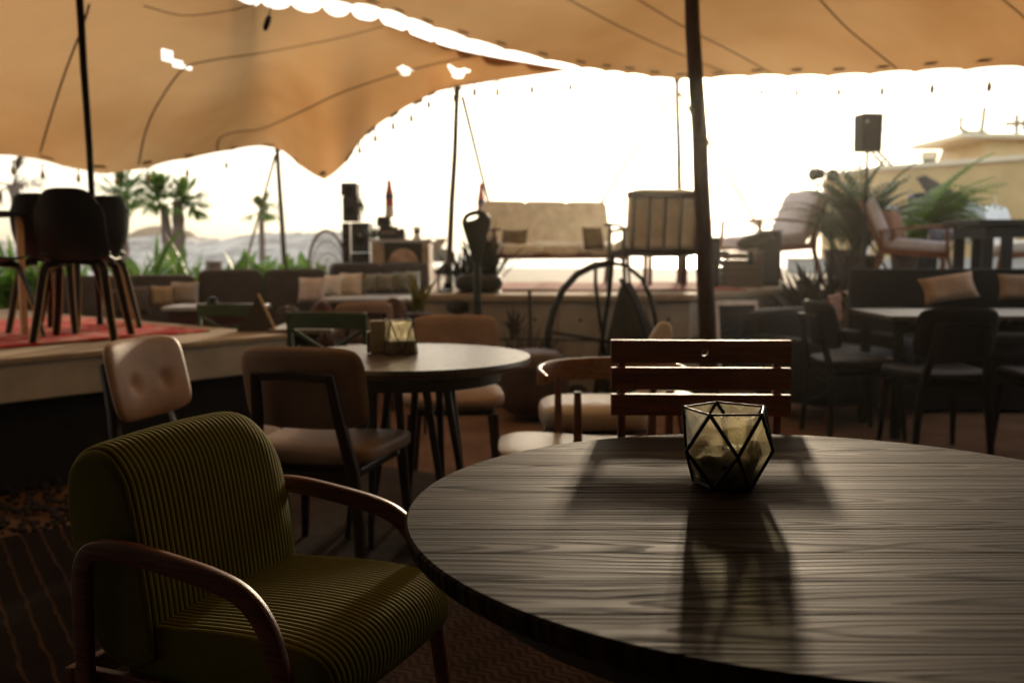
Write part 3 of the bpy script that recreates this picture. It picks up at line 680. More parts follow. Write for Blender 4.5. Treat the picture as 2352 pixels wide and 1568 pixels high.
# ------------------------------------------------------------------ slatted wooden chair behind the big table
sc = thing('slatted_chair', 'reddish slatted wooden chair behind the glass holder, with a round hole in its top slat', 'chair', (.497, 2.60, 0), -2)
def slat(z0, z1, hole=False, dx=0):
    m = M(); wd = .472; zc = (z0+z1)/2; hh = z1-z0
    if not hole: m.box((dx, 0, zc), (wd, .016, hh))
    else:
        # plate with a round hole: outer rectangle points joined to hole ring
        n_ = 72; rr = .0105; hx = .008; o_ = []
        for k in range(n_):
            an = 2*pi*k/n_; c_, s_ = cos(an), sin(an); tx = (wd/2-hx*math.copysign(1, c_))/max(1e-6, abs(c_)); tz = (hh/2)/max(1e-6, abs(s_)); q = min(tx, tz)
            o_.append((hx+c_*q, s_*q))
        # snap corners
        for cx_, cz_ in ((wd/2, hh/2), (-wd/2, hh/2), (-wd/2, -hh/2), (wd/2, -hh/2)):
            k = min(range(n_), key=lambda k_: (o_[k_][0]-cx_)**2+(o_[k_][1]-cz_)**2); o_[k] = (cx_, cz_)
        for y in (-.008, .008):
            for k in range(n_): m.v.append(Vector((o_[k][0], y, zc+o_[k][1])))
            for k in range(n_): m.v.append(Vector((hx+rr*cos(2*pi*k/n_), y, zc+rr*sin(2*pi*k/n_))))
        for k in range(n_):
            k2 = (k+1) % n_
            m.f += [[k, k2, n_+k2, n_+k], [2*n_+k, 3*n_+k, 3*n_+k2, 2*n_+k2], [k, 2*n_+k, 2*n_+k2, k2], [n_+k, n_+k2, 3*n_+k2, 3*n_+k]]
    m.xf(lambda v: (v.x, v.y+(v.z-.85)*.10+.08*v.x*v.x, v.z)); return m.obj('slat', REDW, sc, bevel=.0 if hole else .002)
slat(.878, .938, True); slat(.808, .866); slat(.740, .796)
for sx in (-1, 1):
    m = M(); m.tube([(sx*.21+.0, .0, 0), (sx*.208, .0, .45), (sx*.205, .013, .68), (sx*.205, .026, .905)], 1, 8, sec=(.032, .022), up=(1, 0, 0)); m.xf(lambda v: (v.x, v.y+.012, v.z)); m.obj('leg', REDWV, sc, True)
    m = M(); m.tube([(sx*.21, -.38, 0), (sx*.208, -.36, .43)], 1, 8, sec=(.032, .028), up=(1, 0, 0)); m.obj('leg', REDWV, sc, True)
    m = M(); m.box((sx*.205, -.19, .425), (.022, .40, .04)); m.obj('side_rail', REDWV, sc, bevel=.002)
for k in range(6):
    m = M(); m.box((0, -.37+.07*k, .455), (.46, .058, .016)); m.obj('seat_slat', REDW, sc, bevel=.002)
# ------------------------------------------------------------------ curved-rail chair and cushioned stool
wc = thing('curved_rail_chair', 'wooden chair with wraparound curved top rail and thin cream seat left of the slatted chair', 'chair', (.35, 3.62, 0), 0)
m = M(); pts = []; secs = []
for k in range(25):
    an = radians(205-230*k/24); pts.append(Vector((.02+.27*cos(an), .02+.24*sin(an), .705)))
m.tube(pts, [.35+.65*sin(pi*k/24)**.5 for k in range(25)], 14, sec=(.024, .088), up=(0, 0, 1)); m.obj('top_rail', wood('walnut_rail', (.24, .10, .03), .3, (8, 8, 25)), wc, True)
m = M(); m.sup((-.12, -.06, .452), (.56, .46, .026), .9, .5, 48, 10); m.xf(lambda v: (v.x, v.y, v.z+.030*(v.x/.25)**2-.015*max(0, -v.x/.25)**3)); m.obj('seat', WHITEF, wc, True)
m = M(); m.box((0, 0, .415), (.36, .34, .03)); m.obj('seat_frame', REDWV, wc, bevel=.004)
for a_, b_, z in ((-.12, -.20, .68), (.20, -.16, .68), (-.17, .18, .68), (.19, .18, .68)):
    m = M(); m.tube([(a_*1.15, b_*1.1, 0), (a_, b_, .42), (a_*1.02, b_*1.0, z)], [.75, 1.15, .8], 10, sec=(.032, .030), up=(1, 0, 0)); m.obj('leg', REDWV, wc, True)
ws = thing('cushioned_stool', 'low stool with thick rounded cream cushion behind the curved-rail chair', 'stool', (.37, 4.42, 0), 0)
m = M(); m.sup((0, 0, .44), (.50, .46, .13), .6, .45, 48, 20); m.obj('cushion', WHITEF, ws, True)
m = M(); m.box((0, 0, .345), (.46, .42, .06)); m.obj('apron', REDWV, ws, bevel=.004)
for a_ in (-.2, .2):
    for b_ in (-.18, .18):
        m = M(); m.tube([(a_*1.1, b_*1.1, 0), (a_, b_, .33)], [.8, 1.2], 8, sec=(.036, .036)); m.obj('leg', REDWV, ws, True)
p = W(1494, 783, 5.0)
mc_ = thing('moulded_chair', 'small cream moulded chair whose rounded back peeks above the slatted chair', 'chair', (p.x+.02, 5.0, 0), 0)
m = M(); m.sup((0, 0, .61), (.125, .05, .40), .8, .8, 28, 20, (.12, .28, 0)); m.obj('backrest', WHITEF, mc_, True)
m = M(); m.sup((.02, -.2, .44), (.36, .38, .05), .8, .7, 28, 12); m.obj('seat', WHITEF, mc_, True)
for a_ in (-.14, .18):
    for b_ in (-.34, -.04):
        m = M(); m.tube([(a_, b_, 0), (a_*.6, b_*.8, .43)], .012, 8); m.obj('leg', REDWV, mc_, True)
# ------------------------------------------------------------------ rugs on the floor
def rug_mat(name, c1, c2, kind):
    m = bpy.data.materials.new(name); m.use_nodes = True; n = m.node_tree; L = n.links; p = n.nodes['Principled BSDF']
    tc = node(n, 'TexCoord'); sx = node(n, 'SeparateXYZ'); L.new(tc.outputs['Object'], sx.inputs[0])
    def mth(op, a_, b_=None):
        q = node(n, 'Math', operation=op)
        for i, v_ in enumerate((a_, b_)):
            if v_ is None: continue
            if isinstance(v_, (int, float)): q.inputs[i].default_value = v_
            else: L.new(v_, q.inputs[i])
        return q.outputs[0]
    nz = node(n, 'TexNoise'); nz.inputs['Scale'].default_value = 9; nz.inputs['Detail'].default_value = 5; L.new(tc.outputs['Object'], nz.inputs[0])
    x = mth('ADD', sx.outputs[0], mth('MULTIPLY', nz.outputs[0], .030)); y = mth('ADD', sx.outputs[1], mth('MULTIPLY', nz.outputs[0], .022))
    if kind == 'stripe':
        f = mth('LESS_THAN', mth('FRACT', mth('MULTIPLY', x, 14.0)), .16)
    elif kind == 'chevron':
        tri = mth('ABSOLUTE', mth('SUBTRACT', mth('FRACT', mth('MULTIPLY', x, 13.0)), .5))
        f = mth('GREATER_THAN', mth('FRACT', mth('ADD', mth('MULTIPLY', y, 34.0), mth('MULTIPLY', tri, 1.6))), .5)
    else:
        n2 = node(n, 'TexNoise'); n2.inputs['Scale'].default_value = 7; n2.inputs['Detail'].default_value = 6; L.new(tc.outputs['Object'], n2.inputs[0])
        f = mth('GREATER_THAN', n2.outputs[0], .54)
    mx = node(n, 'MixRGB'); mx.inputs[1].default_value = (*c1, 1); mx.inputs[2].default_value = (*c2, 1); L.new(f, mx.inputs[0])
    m2 = node(n, 'MixRGB', blend_type='MULTIPLY'); m2.inputs[0].default_value = .9; L.new(mx.outputs[0], m2.inputs[1]); L.new(nz.outputs[0], m2.inputs[2]); L.new(m2.outputs[0], p.inputs['Base Color'])
    p.inputs['Roughness'].default_value = .95; p.inputs['Specular IOR Level'].default_value = .1
    b = node(n, 'Bump'); b.inputs['Strength'].default_value = .6; b.inputs['Distance'].default_value = .004; L.new(f, b.inputs['Height']); L.new(b.outputs[0], p.inputs['Normal'])
    return m
def rug(name, label, c, sz, yaw, mt, z=.025, wob=.006):
    m = M(); nx, ny = 40, 40
    m.grid(lambda u, v: (sz[0]*(u-.5)+.02*sin(v*9), sz[1]*(v-.5)+.02*sin(u*7), .012+wob*sin(u*11+v*5)), nx, ny)
    b = len(m.v); m.grid(lambda u, v: (sz[0]*(u-.5)+.02*sin(v*9), sz[1]*(v-.5)+.02*sin(u*7), wob*sin(u*11+v*5)), nx, ny)
    for i in range(nx-1):
        for (A1, A2) in ((i*ny, (i+1)*ny), (i*ny+ny-1, (i+1)*ny+ny-1), ): m.f.append([A1, A2, A2+b, A1+b])
    for j in range(ny-1):
        for (A1, A2) in ((j, j+1), ((nx-1)*ny+j, (nx-1)*ny+j+1)): m.f.append([A1, A2, A2+b, A1+b])
    o = m.obj(name, mt, smooth=True); o.location = (c[0], c[1], z); o.rotation_euler = (0, 0, radians(yaw)); return tag(o, label, 'rug')
rug('floor_rug', 'dark rug with thin pale stripes on the sand left of the green armchair', (-1.62, 2.95), (1.3, 2.0), 32, rug_mat('striped_rug', (.018, .010, .007), (.085, .048, .032), 'stripe'))
rug('floor_rug', 'woven rug with chevron rows on the sand under the big round table', (.12, 2.75), (1.5, 1.2), -52, rug_mat('chevron_rug', (.05, .026, .016), (.105, .062, .042), 'chevron'))
rug('floor_rug', 'grey rug with fine diagonal rows under the second round table', (-.62, 4.25), (1.7, 1.5), -20, rug_mat('ribbed_rug', (.05, .036, .028), (.13, .10, .08), 'chevron'))
pb = M()
for k in range(800):
    x, y = R.uniform(-2.6, -1.4), R.uniform(4.0, 5.3)
    r_ = R.uniform(.007, .022); pb.sup((x, y, r_*.5), (r_*2, r_*1.6, r_*1.3), .9, .9, 7, 5, (0, 0, R.uniform(0, 3)))
tag(pb.obj('gravel', mat('gravel_stone', (.10, .08, .065), .9, .5, 20, .2), smooth=True), 'dark gravel on the ground below the stage edge', 'gravel', kind='stuff')
# ------------------------------------------------------------------ black shell chairs on the stage
def shell_chair(label, loc, yaw, group):
    t = thing('shell_chair', label, 'chair', loc, yaw, group)     # faces local -y
    m = M()
    def sh(u, v):
        # u across, v from the seat front edge up to the top of the back
        a_ = -1+2*u; wmax = .178 if v < .5 else .178-.006*((v-.5)*2)**3
        if v > .6: wmax *= 1-.13*((v-.6)/.4)**3
        if v < .08: wmax *= .86+.14*(v/.08)
        x = a_*wmax
        if v < .42: y = -.22+v/.42*.36; z = .450-.02*sin(pi*v/.42)
        else:
            k = (v-.42)/.58; an = min(1, k*2.2); y = .14+.085*sin(an*pi/2)+.055*k; z = .45+.05*(1-cos(an*pi/2))+.315*k**1.0
        c_ = abs(a_)**2.4
        y -= c_*(.065 if v > .45 else .02)*min(1, max(0, (v-.2)*4)); z += c_*(.012*(1-min(1, max(0, (v-.42)*2))))
        if v > .6: z -= .085*abs(a_)**5*((v-.6)/.4)**2
        return (x, y, z)
    m.grid(sh, 33, 44); o = m.obj('shell', BLK, t, True, auto=False)
    sd_ = o.modifiers.new('solid', 'SOLIDIFY'); sd_.thickness = .012
    for sx in (-1, 1):
        for sy, dy in ((-1, -.235), (1, .215)):
            path = [(sx*.10, sy*.06, .428), (sx*.135, sy*.12, .418), (sx*.152, sy*.15, .375), (sx*.175, dy*.85, .20), (sx*.205, dy, 0)]
            f = M(); f.tube(cat_rom(path, 5), [1.1]*10+[1-.02*i for i in range(11)], 8, sec=(.040, .016), up=(0, 1, 0)); lg = f.obj('leg', BLK, t, True)
            g_ = M(); g_.tube(cat_rom(path, 5), 1, 8, sec=(.047, .009), up=(0, 1, 0)); g_.obj('plywood_edge', PLYEDGE, lg, True)
    m = M(); m.box((0, 0, .435), (.24, .20, .02)); m.obj('seat_plate', BLK, t, bevel=.003)
    return t
GS = 'black shell chairs with bent plywood legs on the stage'
p = LP(1.62, .30)
q = G(205, 785, ZL)
s1 = shell_chair('black shell chair seen square from behind at the stage edge', (W(192, 760, 5.42).x, 5.42, ZL), 190, GS)
dup(s1, (W(208, 760, 6.15).x, 6.15, ZL), 232, 'black shell chair turned aside, its shiny inner side showing right of the nearest shell chair')
dup(s1, (W(150, 760, 6.0).x, 5.95, ZL), 175, 'black shell chair mostly hidden behind the left of the nearest shell chair')
dup(s1, (W(-45, 780, 5.35).x, 5.35, ZL), 80, 'black shell chair cut by the left picture edge, its seat pointing right')
E1 = W(-105, 760, 5.7)
tb = thing('stage_table', 'small black table at the left picture edge on the stage', 'table', (E1.x, 5.7, ZL), 47)
m = M(); m.box((0, 0, .70), (.66, .66, .03)); m.obj('tabletop', BLK, tb, bevel=.004)
for a_ in (-.28, .28):
    for b_ in (-.28, .28):
        m = M(); m.box((a_, b_, .343), (.035, .035, .685)); m.obj('leg', PLYEDGE, tb, bevel=.003)
# red rug on the stage
rm = rug_mat('red_kilim', (.90, .075, .06), (.95, .40, .32), 'blotch')
cr = (LP(.25, .40)+LP(2.9, 2.3))/2
rug('stage_rug', 'worn red patterned rug on the concrete stage', (cr.x, cr.y), (2.75, 1.75), 51, rm, ZL+.002, .004)
# A-frame board at the stage corner
p = G(596, 762, ZL); p = W(592, 762, 6.05)
af = thing('easel_board', 'dark folded easel board with pale edge standing at the stage corner', 'sign', (p.x, 6.0, ZL), 12)
m = M(); m.v = [Vector(q_) for q_ in ((-.115, 0, 0), (.115, .0, 0), (0.015, .09, .215), (-.10, .14, 0), (.10, .14, 0))]; m.f = [[0, 1, 2], [3, 2, 4], [0, 2, 3], [0, 3, 4, 1], [1, 4, 2]]
m.obj('board', DARKW, af)
m = M(); m.tube([(.122, -.004, 0), (.018, .088, .225)], 1, 6, sec=(.012, .012)); m.obj('edge_strip', PLYEDGE, af)
# ------------------------------------------------------------------ lounge area on the sand behind the stage
GREY = mat('grey_canvas', (.085, .080, .085), .85, .2, 8, .2, 120)
def sofa_run(name, label, p0, p1, zb, nseat, group, base=DARKW, cush=GREY, seatz=.36, depth=.62):
    p0 = Vector(p0); p1 = Vector(p1); d = p1-p0; L_ = d.length; yaw = math.degrees(atan2(d.y, d.x))
    t = thing(name, label, 'sofa', ((p0.x+p1.x)/2, (p0.y+p1.y)/2, 0), yaw, group)      # back along local +y side
    m = M(); m.box((0, -.30, .12), (L_-.02, depth, .20)); m.obj('base', base, t, bevel=.01)
    for i in range(nseat):
        x = -L_/2+L_*(i+.5)/nseat
        m = M(); m.sup((x, -.34, seatz-.05), (L_/nseat-.012, depth, .16), .25, .18, 40, 12); m.obj('seat_cushion', cush, t, True)
        m = M(); m.sup((x, -.02, (seatz+zb)/2), (L_/nseat-.012, .16, zb-seatz+.12), .22, .22, 40, 16); m.obj('back_cushion', cush, t, True)
    return t
GB = 'low grey lounge sofas behind the stage'
sofa_run('lounge_sofa', 'long grey lounge sofa behind the low red table', (W(452, 640, 9.0).x, 9.0, 0), (W(752, 640, 9.3).x, 9.3, 0), .90, 2, GB)
sofa_run('lounge_sofa', 'grey lounge sofa further left with dark scatter cushions', (W(195, 655, 8.4).x-.4, 8.5, 0), (W(452, 650, 8.9).x, 8.9, 0), .86, 2, GB)
sofa_run('lounge_sofa', 'grey lounge sofa behind the long white table with a row of cushions', (W(755, 625, 9.6).x, 9.6, 0), (W(985, 625, 10.1).x, 10.0, 0), .95, 2, GB)
def pillow(label, px, py0, py1, Y, wpx, col, yaw=0, tilt=-12, fringe=False):
    a_ = W(px, py0, Y); b_ = W(px, py1, Y); ht = a_.z-b_.z; wd = wpx/2287*Y
    t = M(); t.pillow(wd, ht, .13, (radians(tilt), 0, radians(yaw)), (0, 0, ht/2)); o = t.obj('cushion', mat('cushion_'+'_'.join('%02d' % round(c*99) for c in col), col, .9, .18, 14, .3, 130), smooth=True, auto=False)
    o.location = (a_.x, Y, b_.z); tag(o, label, 'cushion', 'scatter cushions on the sofas')
    if fringe:
        f = M()
        for i in range(26):
            z = ht*(i+.5)/26; f.tube([(wd/2*.97, 0, z), (wd/2+.03, -.01, z-.015)], .004, 5)
        f.obj('fringe', mat('cream_fringe', (.6, .55, .45), .9), o)
    return o
pillow('dark grey cushion leaning at the left end of the low red table', 312, 655, 725, 8.0, 62, (.10, .09, .09), 20)
pillow('light brown cushion second from left by the low red table', 372, 655, 706, 8.1, 52, (.36, .29, .21), 14)
pillow('pale grey cushion propped beside the light brown one', 424, 646, 700, 8.2, 66, (.36, .34, .33), 0)
pillow('dark cushion between the shell chair legs and the grey cushion', 262, 662, 728, 7.9, 50, (.055, .05, .05), 25)
pillow('square pinkish beige cushion at the right end of the grey sofa', 716, 636, 697, 8.7, 66, (.55, .49, .46), -6)
pillow('pale cream cushion next to the pinkish square one', 764, 630, 684, 8.9, 44, (.66, .64, .60), -10)
pillow('beige cushion with a fringed edge behind the long white table', 805, 626, 682, 9.0, 56, (.60, .56, .50), -8, fringe=True)
pillow('grey green cushion just right of the fringed one', 846, 628, 674, 9.25, 40, (.24, .25, .21), -8)
pillow('grey green cushion in the middle of the sofa end row', 884, 627, 673, 9.3, 42, (.25, .26, .22), -8)
pillow('grey green cushion near the end of the sofa row', 920, 624, 671, 9.35, 40, (.22, .24, .20), -8)
pillow('pale blue grey cushion last in the sofa row', 948, 622, 669, 9.4, 34, (.36, .40, .37), -8)
# long white table, low red table, beige slab table
def simple_table(name, label, x0, x1, Y0, Y1, z, topm, apm, th=.03, ap=.07, legw=.05, legs=True):
    t = thing(name, label, 'table', ((x0+x1)/2, (Y0+Y1)/2, 0)); hx = (x1-x0)/2; hy = (Y1-Y0)/2
    m = M(); m.box((0, 0, z-th/2), (2*hx, 2*hy, th)); m.obj('tabletop', topm, t, bevel=.004)
    if ap: m = M(); m.box((0, 0, z-th-ap/2-.001), (2*hx-.08, 2*hy-.08, ap)); m.obj('apron', apm, t, bevel=.003)
    for a_ in (-1, 1):
        for b_ in (-1, 1):
            m = M(); h_ = z-th-ap-.002 if ap else z-th-.001; m.box((a_*(hx-.08), b_*(hy-.07), h_/2), (legw, legw, h_)); m.obj('leg', apm, t, bevel=.003)
    return t
WT = mat('pale_laminate', (.45, .45, .46), .35, .1, 4, .05)
simple_table('long_table', 'long white topped table in front of the sofa with the cushion row', W(752, 684, 8.6).x, W(990, 684, 8.6).x, 8.25, 9.0, .735, WT, DARKW)
simple_table('low_table', 'low reddish wooden table with pale top behind the stage rug', W(385, 700, 7.5).x, W(600, 700, 7.5).x, 7.35, 7.8, .725, WT, wood('red_painted_wood', (.28, .06, .045), .4), ap=.10)
simple_table('slab_table', 'light beige slab table behind the stage corner and green chair', W(628, 760, 6.1).x, W(772, 760, 6.1).x, 5.95, 6.4, .68, mat('pale_oak_top', (.55, .43, .28), .4, .15, 4, .05, 30, (2, 20, 2)), DARKW)
p = onT = W(492, 694, 7.6); m = M(); m.lathe([(.04, 0), (.045, .02), (.03, .035), (.035, .06)], 16); o = m.obj('ashtray', BLKM, smooth=True); o.location = (p.x, 7.55, .7255); tag(o, 'small dark ashtray on the low reddish table', 'ashtray')
# green cross-back chairs
GREEN = mat('green_paint', (.035, .065, .028), .45, .25, 8, .1)
def cross_chair(label, loc, yaw):
    t = thing('cross_back_chair', label, 'chair', loc, yaw, 'green cross back chairs')
    for sx in (-1, 1):
        m = M(); m.tube([(sx*.20, .20, 0), (sx*.20, .19, .44), (sx*.205, .235, .84)], [.85, 1, .9], 8, sec=(.032, .028), up=(1, 0, 0)); m.obj('leg', GREEN, t, True)
        m = M(); m.tube([(sx*.20, -.20, 0), (sx*.19, -.18, .44)], [.8, 1], 8, sec=(.032, .032)); m.obj('leg', GREEN, t, True)
        m = M(); m.tube([(-sx*.19, .200, .53), (0, .212+sx*.006, .63), (sx*.19, .226, .745)], 1, 8, sec=(.022, .014), up=(0, 1, 0)); m.obj('cross_slat', GREEN, t, True)
    m = M(); m.tube([(-.21, .232, .795), (0, .250, .800), (.21, .232, .795)], 1, 8, sec=(.018, .09), up=(0, 0, 1)); m.obj('top_rail', GREEN, t, True)
    m = M(); m.box((0, .198, .51), (.38, .018, .03)); m.obj('lower_rail', GREEN, t, bevel=.003)
    m = M(); m.sup((0, 0, .455), (.43, .41, .03), .3, .3, 32, 8); m.obj('seat', GREEN, t, True)
    return t
g1 = cross_chair('green cross back chair behind the second round table', (W(770, 760, 5.15).x, 5.35, 0), 170)
dup(g1, (W(530, 720, 6.9).x, 7.0, 0), 182, 'green cross back chair behind the stage corner, at the low red table', .93)
# tub chairs / poufs
def tub(label, px, py, Y, wpx, col, name='tub_chair'):
    a_ = W(px, py, Y); wd = wpx/2287*Y; t = thing(name, label, 'chair', (a_.x, Y, 0), 0, 'pink tub chairs'); h_ = a_.z
    mm = mat('velvet_%02d' % round(col[1]*99), col, .8, .15, 10, .1, 90, sheen=.3)
    m = M(); m.sup((0, 0, .30), (wd*.98, wd*.98, .30), .3, .7, 36, 12); m.obj('seat', mm, t, True)
    m = M(); m.grid(lambda u, v: ((wd/2-.03*v*0)*cos(pi*(.0+1.0*u))*1.0, (wd/2)*sin(pi*u)*-1*-1, .2+(h_-.2)*v-.10*v*(1-sin(pi*u))), 30, 8); o = m.obj('backrest', mm, t, True, auto=False)
    sd_ = o.modifiers.new('s', 'SOLIDIFY'); sd_.thickness = .05; b_ = o.modifiers.new('b', 'BEVEL'); b_.width = .015; b_.segments = 3
    for k in range(4):
        q_ = pi/4+k*pi/2; m = M(); m.tube([(wd*.35*cos(q_), wd*.35*sin(q_), 0), (wd*.3*cos(q_), wd*.3*sin(q_), .2)], .015, 8); m.obj('leg', DARKW, t, True)
    return t
tub('pale pink tub chair in front of the long white table', 901, 684, 7.6, 68, (.50, .27, .20))
tub('deeper pink tub chair left of the pale pink one', 736, 692, 7.8, 56, (.42, .17, .14))
tub('small brown tub chair under the slab table end', 745, 762, 5.9, 46, (.20, .07, .05))
p = W(808, 698, 7.0)
dup(c8, (p.x, 7.15, 0), 205, 'beige padded dining chair tucked at the long white table', .93)
# wire stool
p = W(660, 685, 7.7); r_ = .105
wr = thing('wire_stool', 'round pale wire basket stool before the grey sofa', 'stool', (p.x, 7.7, .42), 0)
PINKW = mat('pale_pink_wire', (.45, .33, .31), .4, .1)
for kk in range(12):
    q_ = pi*kk/12; m = M(); m.tube([(.115*cos(t_*pi/10)*cos(q_), .115*cos(t_*pi/10)*sin(q_), .18+.115*sin(t_*pi/10)) for t_ in range(21)], .0028, 5, cap=False); m.obj('wire', PINKW, wr, True)
m = M()
for zz in (.07, .11, .15, .19, .23, .27): rr = sqrt(max(0.001, .115**2-(zz-.18)**2)); m.tube([(rr*cos(t_*pi/12), rr*sin(t_*pi/12), zz) for t_ in range(25)], .0028, 5)
m.tube([(0, 0, .07), (0, 0, -.40)], .012, 8); m.lathe([(.13, -.42), (.13, -.40)], 24); m.obj('rings_and_foot', PINKW, wr, True)
# ------------------------------------------------------------------ plants and palms
LEAF = mat('leaf_green', (.026, .062, .008), .5, .5, 6, .1, 40, trans=.45, col2=(.10, .17, .018))
LEAFD = mat('dark_leaf', (.010, .035, .008), .5, .5, 6, .1, 40, trans=.25, col2=(.03, .075, .012))
LEAFY = mat('yellow_leaf', (.30, .27, .02), .5, .3, 6, .1, 40, trans=.4)
BARK = mat('palm_bark', (.20, .14, .11), .95, .4, 14, .8, 30, (1, 1, .4))
def blade(m, o, az, el, L_, wd, curl=1.2, n=6):
    p_ = Vector(o); b = len(m.v); side = Vector((-sin(az), cos(az), 0))
    for i in range(n+1):
        k = i/n; w_ = wd*sin(pi*min(1, .08+k*.92))**.7*.5+.001; e_ = el-curl*k*k
        m.v += [p_+side*w_, p_-side*w_]
        if i: m.f.append([b+2*i-2, b+2*i-1, b+2*i+1, b+2*i])
        p_ = p_+Vector((cos(az)*cos(e_), sin(az)*cos(e_), sin(e_)))*(L_/n)
    return p_
def leafy(name, label, loc, n, L_, wd, mt, spread=.3, group=None, cat='plant', curl=1.4, el=(.5, 1.5), pot=None):
    t = thing(name, label, cat, loc, 0, group); m = M()
    for i in range(n):
        an = R.uniform(0, 2*pi); blade(m, (R.uniform(-spread, spread), R.uniform(-spread, spread)*.6, R.uniform(0, L_*.3)), an, R.uniform(*el), L_*R.uniform(.6, 1.1), wd*R.uniform(.6, 1.2), curl*R.uniform(.5, 1.2))
    m.obj('foliage', mt, t, True, auto=False)
    if pot:
        q_ = M(); q_.lathe([(pot*.7, -pot*1.2), (pot, 0), (pot*.9, .02)], 20); q_.obj('pot', mat('clay_pot', (.12, .06, .04), .8), t, True)
    return t
GP = 'low green plants behind the lounge sofas'
leafy('green_plant', 'leafy green plant between the rattan chair and the brown tent pole', (W(690, 640, 12).x, 12, .42), 150, .60, .10, LEAF, .42, GP)
leafy('green_plant', 'dense bright green plant left of the brown tent pole', (W(592, 640, 12).x, 12, .42), 190, .62, .10, LEAF, .40, GP)
leafy('green_plant', 'green bush behind the stool-like stump', (W(645, 640, 12.4).x, 12.4, .40), 110, .50, .09, LEAF, .45, GP)
leafy('green_plant', 'yellowish green grass clump at the foot of the twin palm', (W(405, 650, 11.5).x, 11.5, .30), 150, .80, .05, LEAF, .30, GP, curl=.7)
leafy('green_plant', 'big banana leaves right of the shell chairs', (W(305, 650, 10).x, 10, .42), 16, .85, .17, LEAF, .15, GP, curl=.8, el=(.7, 1.3))
leafy('green_plant', 'dark leafy plant behind the shell chairs', (W(345, 655, 9.7).x, 9.7, .40), 130, .50, .08, LEAFD, .55, GP)
leafy('green_plant', 'green hedge plant at the left picture edge', (W(45, 640, 10.5).x, 10.5, .35), 320, .75, .08, LEAF, .60, GP)
leafy('green_plant', 'green plant seen through the shell chair legs', (W(150, 650, 10.2).x, 10.2, .1), 200, .62, .07, LEAFD, .7, GP)
def palm(label, px, pyb, pyt, Y, wpx, nf, fl, lean=0, mt=LEAF, dead=False, twin=False):
    a_ = W(px, pyt, Y); h_ = a_.z; t = thing('palm_tree', label, 'palm tree', (a_.x, Y, 0), 0, 'palm trees on the far sand')
    r0 = wpx/2287*Y/2
    m = M(); pts = [(lean*k/14*(k/14), 0, h_*k/14) for k in range(15)]; rad = [r0*(1.25-.5*k/14)*(1+.12*(-1)**k) for k in range(15)]
    m.tube(pts, rad, 12); m.obj('trunk', BARK, t, True)
    heads = [(lean, 0, h_)]
    if twin:
        m = M(); m.tube([(-.1, 0, h_*.45), (-.17, 0, h_*.7), (-.2, 0, h_*.97)], [r0*.9, r0*.75, r0*.55], 10); m.obj('trunk', BARK, t, True); heads = [(-.27, 0, h_*1.02), (.08, 0, h_*.98)]
    for hx, hy, hz_ in heads:
        c = M()
        for i in range(nf):
            an = R.uniform(0, 2*pi); el = R.uniform(-.5, 1.3); 
            # fan leaf: short stalk then radiating blades
            sp = Vector((hx, hy, hz_)); st_ = fl*.35; tip = sp+Vector((cos(an)*cos(el), sin(an)*cos(el), sin(el)))*st_
            c.tube([sp, tip], .012, 5)
            if dead and i % 2: continue
            for k in range(9):
                da_ = (k-4)*.24; blade(c, tip, an+da_*(1-.3*abs(sin(el))), el+.25*cos(da_*2)-.1, fl*.65*(1-.03*abs(k-4)**1.5), .070*fl, 1.5 if not dead else 1.8, 4)
        c.obj('crown', mt if not dead else BARK, t, True, auto=False)
    return t
palm('palm with one round green head above the rightmost shell chair', 282, 640, 452, 16, 20, 34, .60)
palm('thick twin-headed palm with rough trunk in the middle of the bank', 408, 650, 462, 14.5, 32, 26, .50, twin=True)
palm('small palm beside the yellow guy rope', 600, 640, 487, 17, 15, 14, .45)
palm('dead palm with bare drooping stalks at far left', 70, 600, 425, 14, 32, 9, .6, lean=-.25, dead=True)
p = W(492, 645, 11.2); m = M(); m.tube([(0, 0, 0), (0, 0, p.z-.0+.22)], [.085, .09], 14); o = m.obj('wooden_stump', BARK, smooth=True); o.location = (p.x, 11.2, 0); tag(o, 'upright wooden stump rising behind the grey sofa', 'stump')
m = M(); m.tube([W(462, 418, 13.5), W(475, 440, 13.5), W(482, 470, 13.5)], [.03, .025, .01], 6)
# rattan peacock chair
RAT = wood('rattan', (.20, .10, .05), .5, (10, 10, 10))
p = W(772, 640, 10.4)
rc = thing('rattan_chair', 'rattan armchair with tall arched openwork back beside the loudspeaker stack', 'chair', (p.x, 10.4, .45), 25)
def arch(k): an = pi*k/20; return Vector((-.24*cos(an)*1.0, .22+.06*sin(an), .52+.50*sin(an)))
m = M(); m.tube([(-.20, .15, .30)]+[arch(k)+Vector((-.04, 0, 0)) for k in range(21)]+[(.16, .15, .30)], .018, 8); m.obj('back_hoop', RAT, rc, True)
rc.scale = (.86, .86, .86)
m = M()
for k in range(1, 20): m.tube([arch(k)+Vector((-.04, 0, 0)), (-.02+(k-10)*.012, .17, .33)], .005, 5)
for q_ in (.35, .6, .82): m.tube([arch(k).lerp(Vector((.02+(k-10)*.012, .17, .33)), 1-q_)+Vector((-.04, 0, 0)) for k in range(21)], .006, 5)
m.obj('back_spindles', mat('pale_cane', (.55, .48, .38), .6), rc, True)
for sx in (-1, 1):
    m = M(); m.tube(cat_rom([(sx*.26, .18, .50), (sx*.33, 0, .52), (sx*.33, -.18, .45), (sx*.28, -.24, .25), (sx*.30, -.15, .06), (sx*.28, .12, .03)], 6), .022, 8); m.obj('arm_loop', RAT, rc, True)
m = M(); m.lathe([(.20, .02), (.27, .10), (.27, .30), (.25, .32)], 28); m.obj('seat_basket', RAT, rc, True)
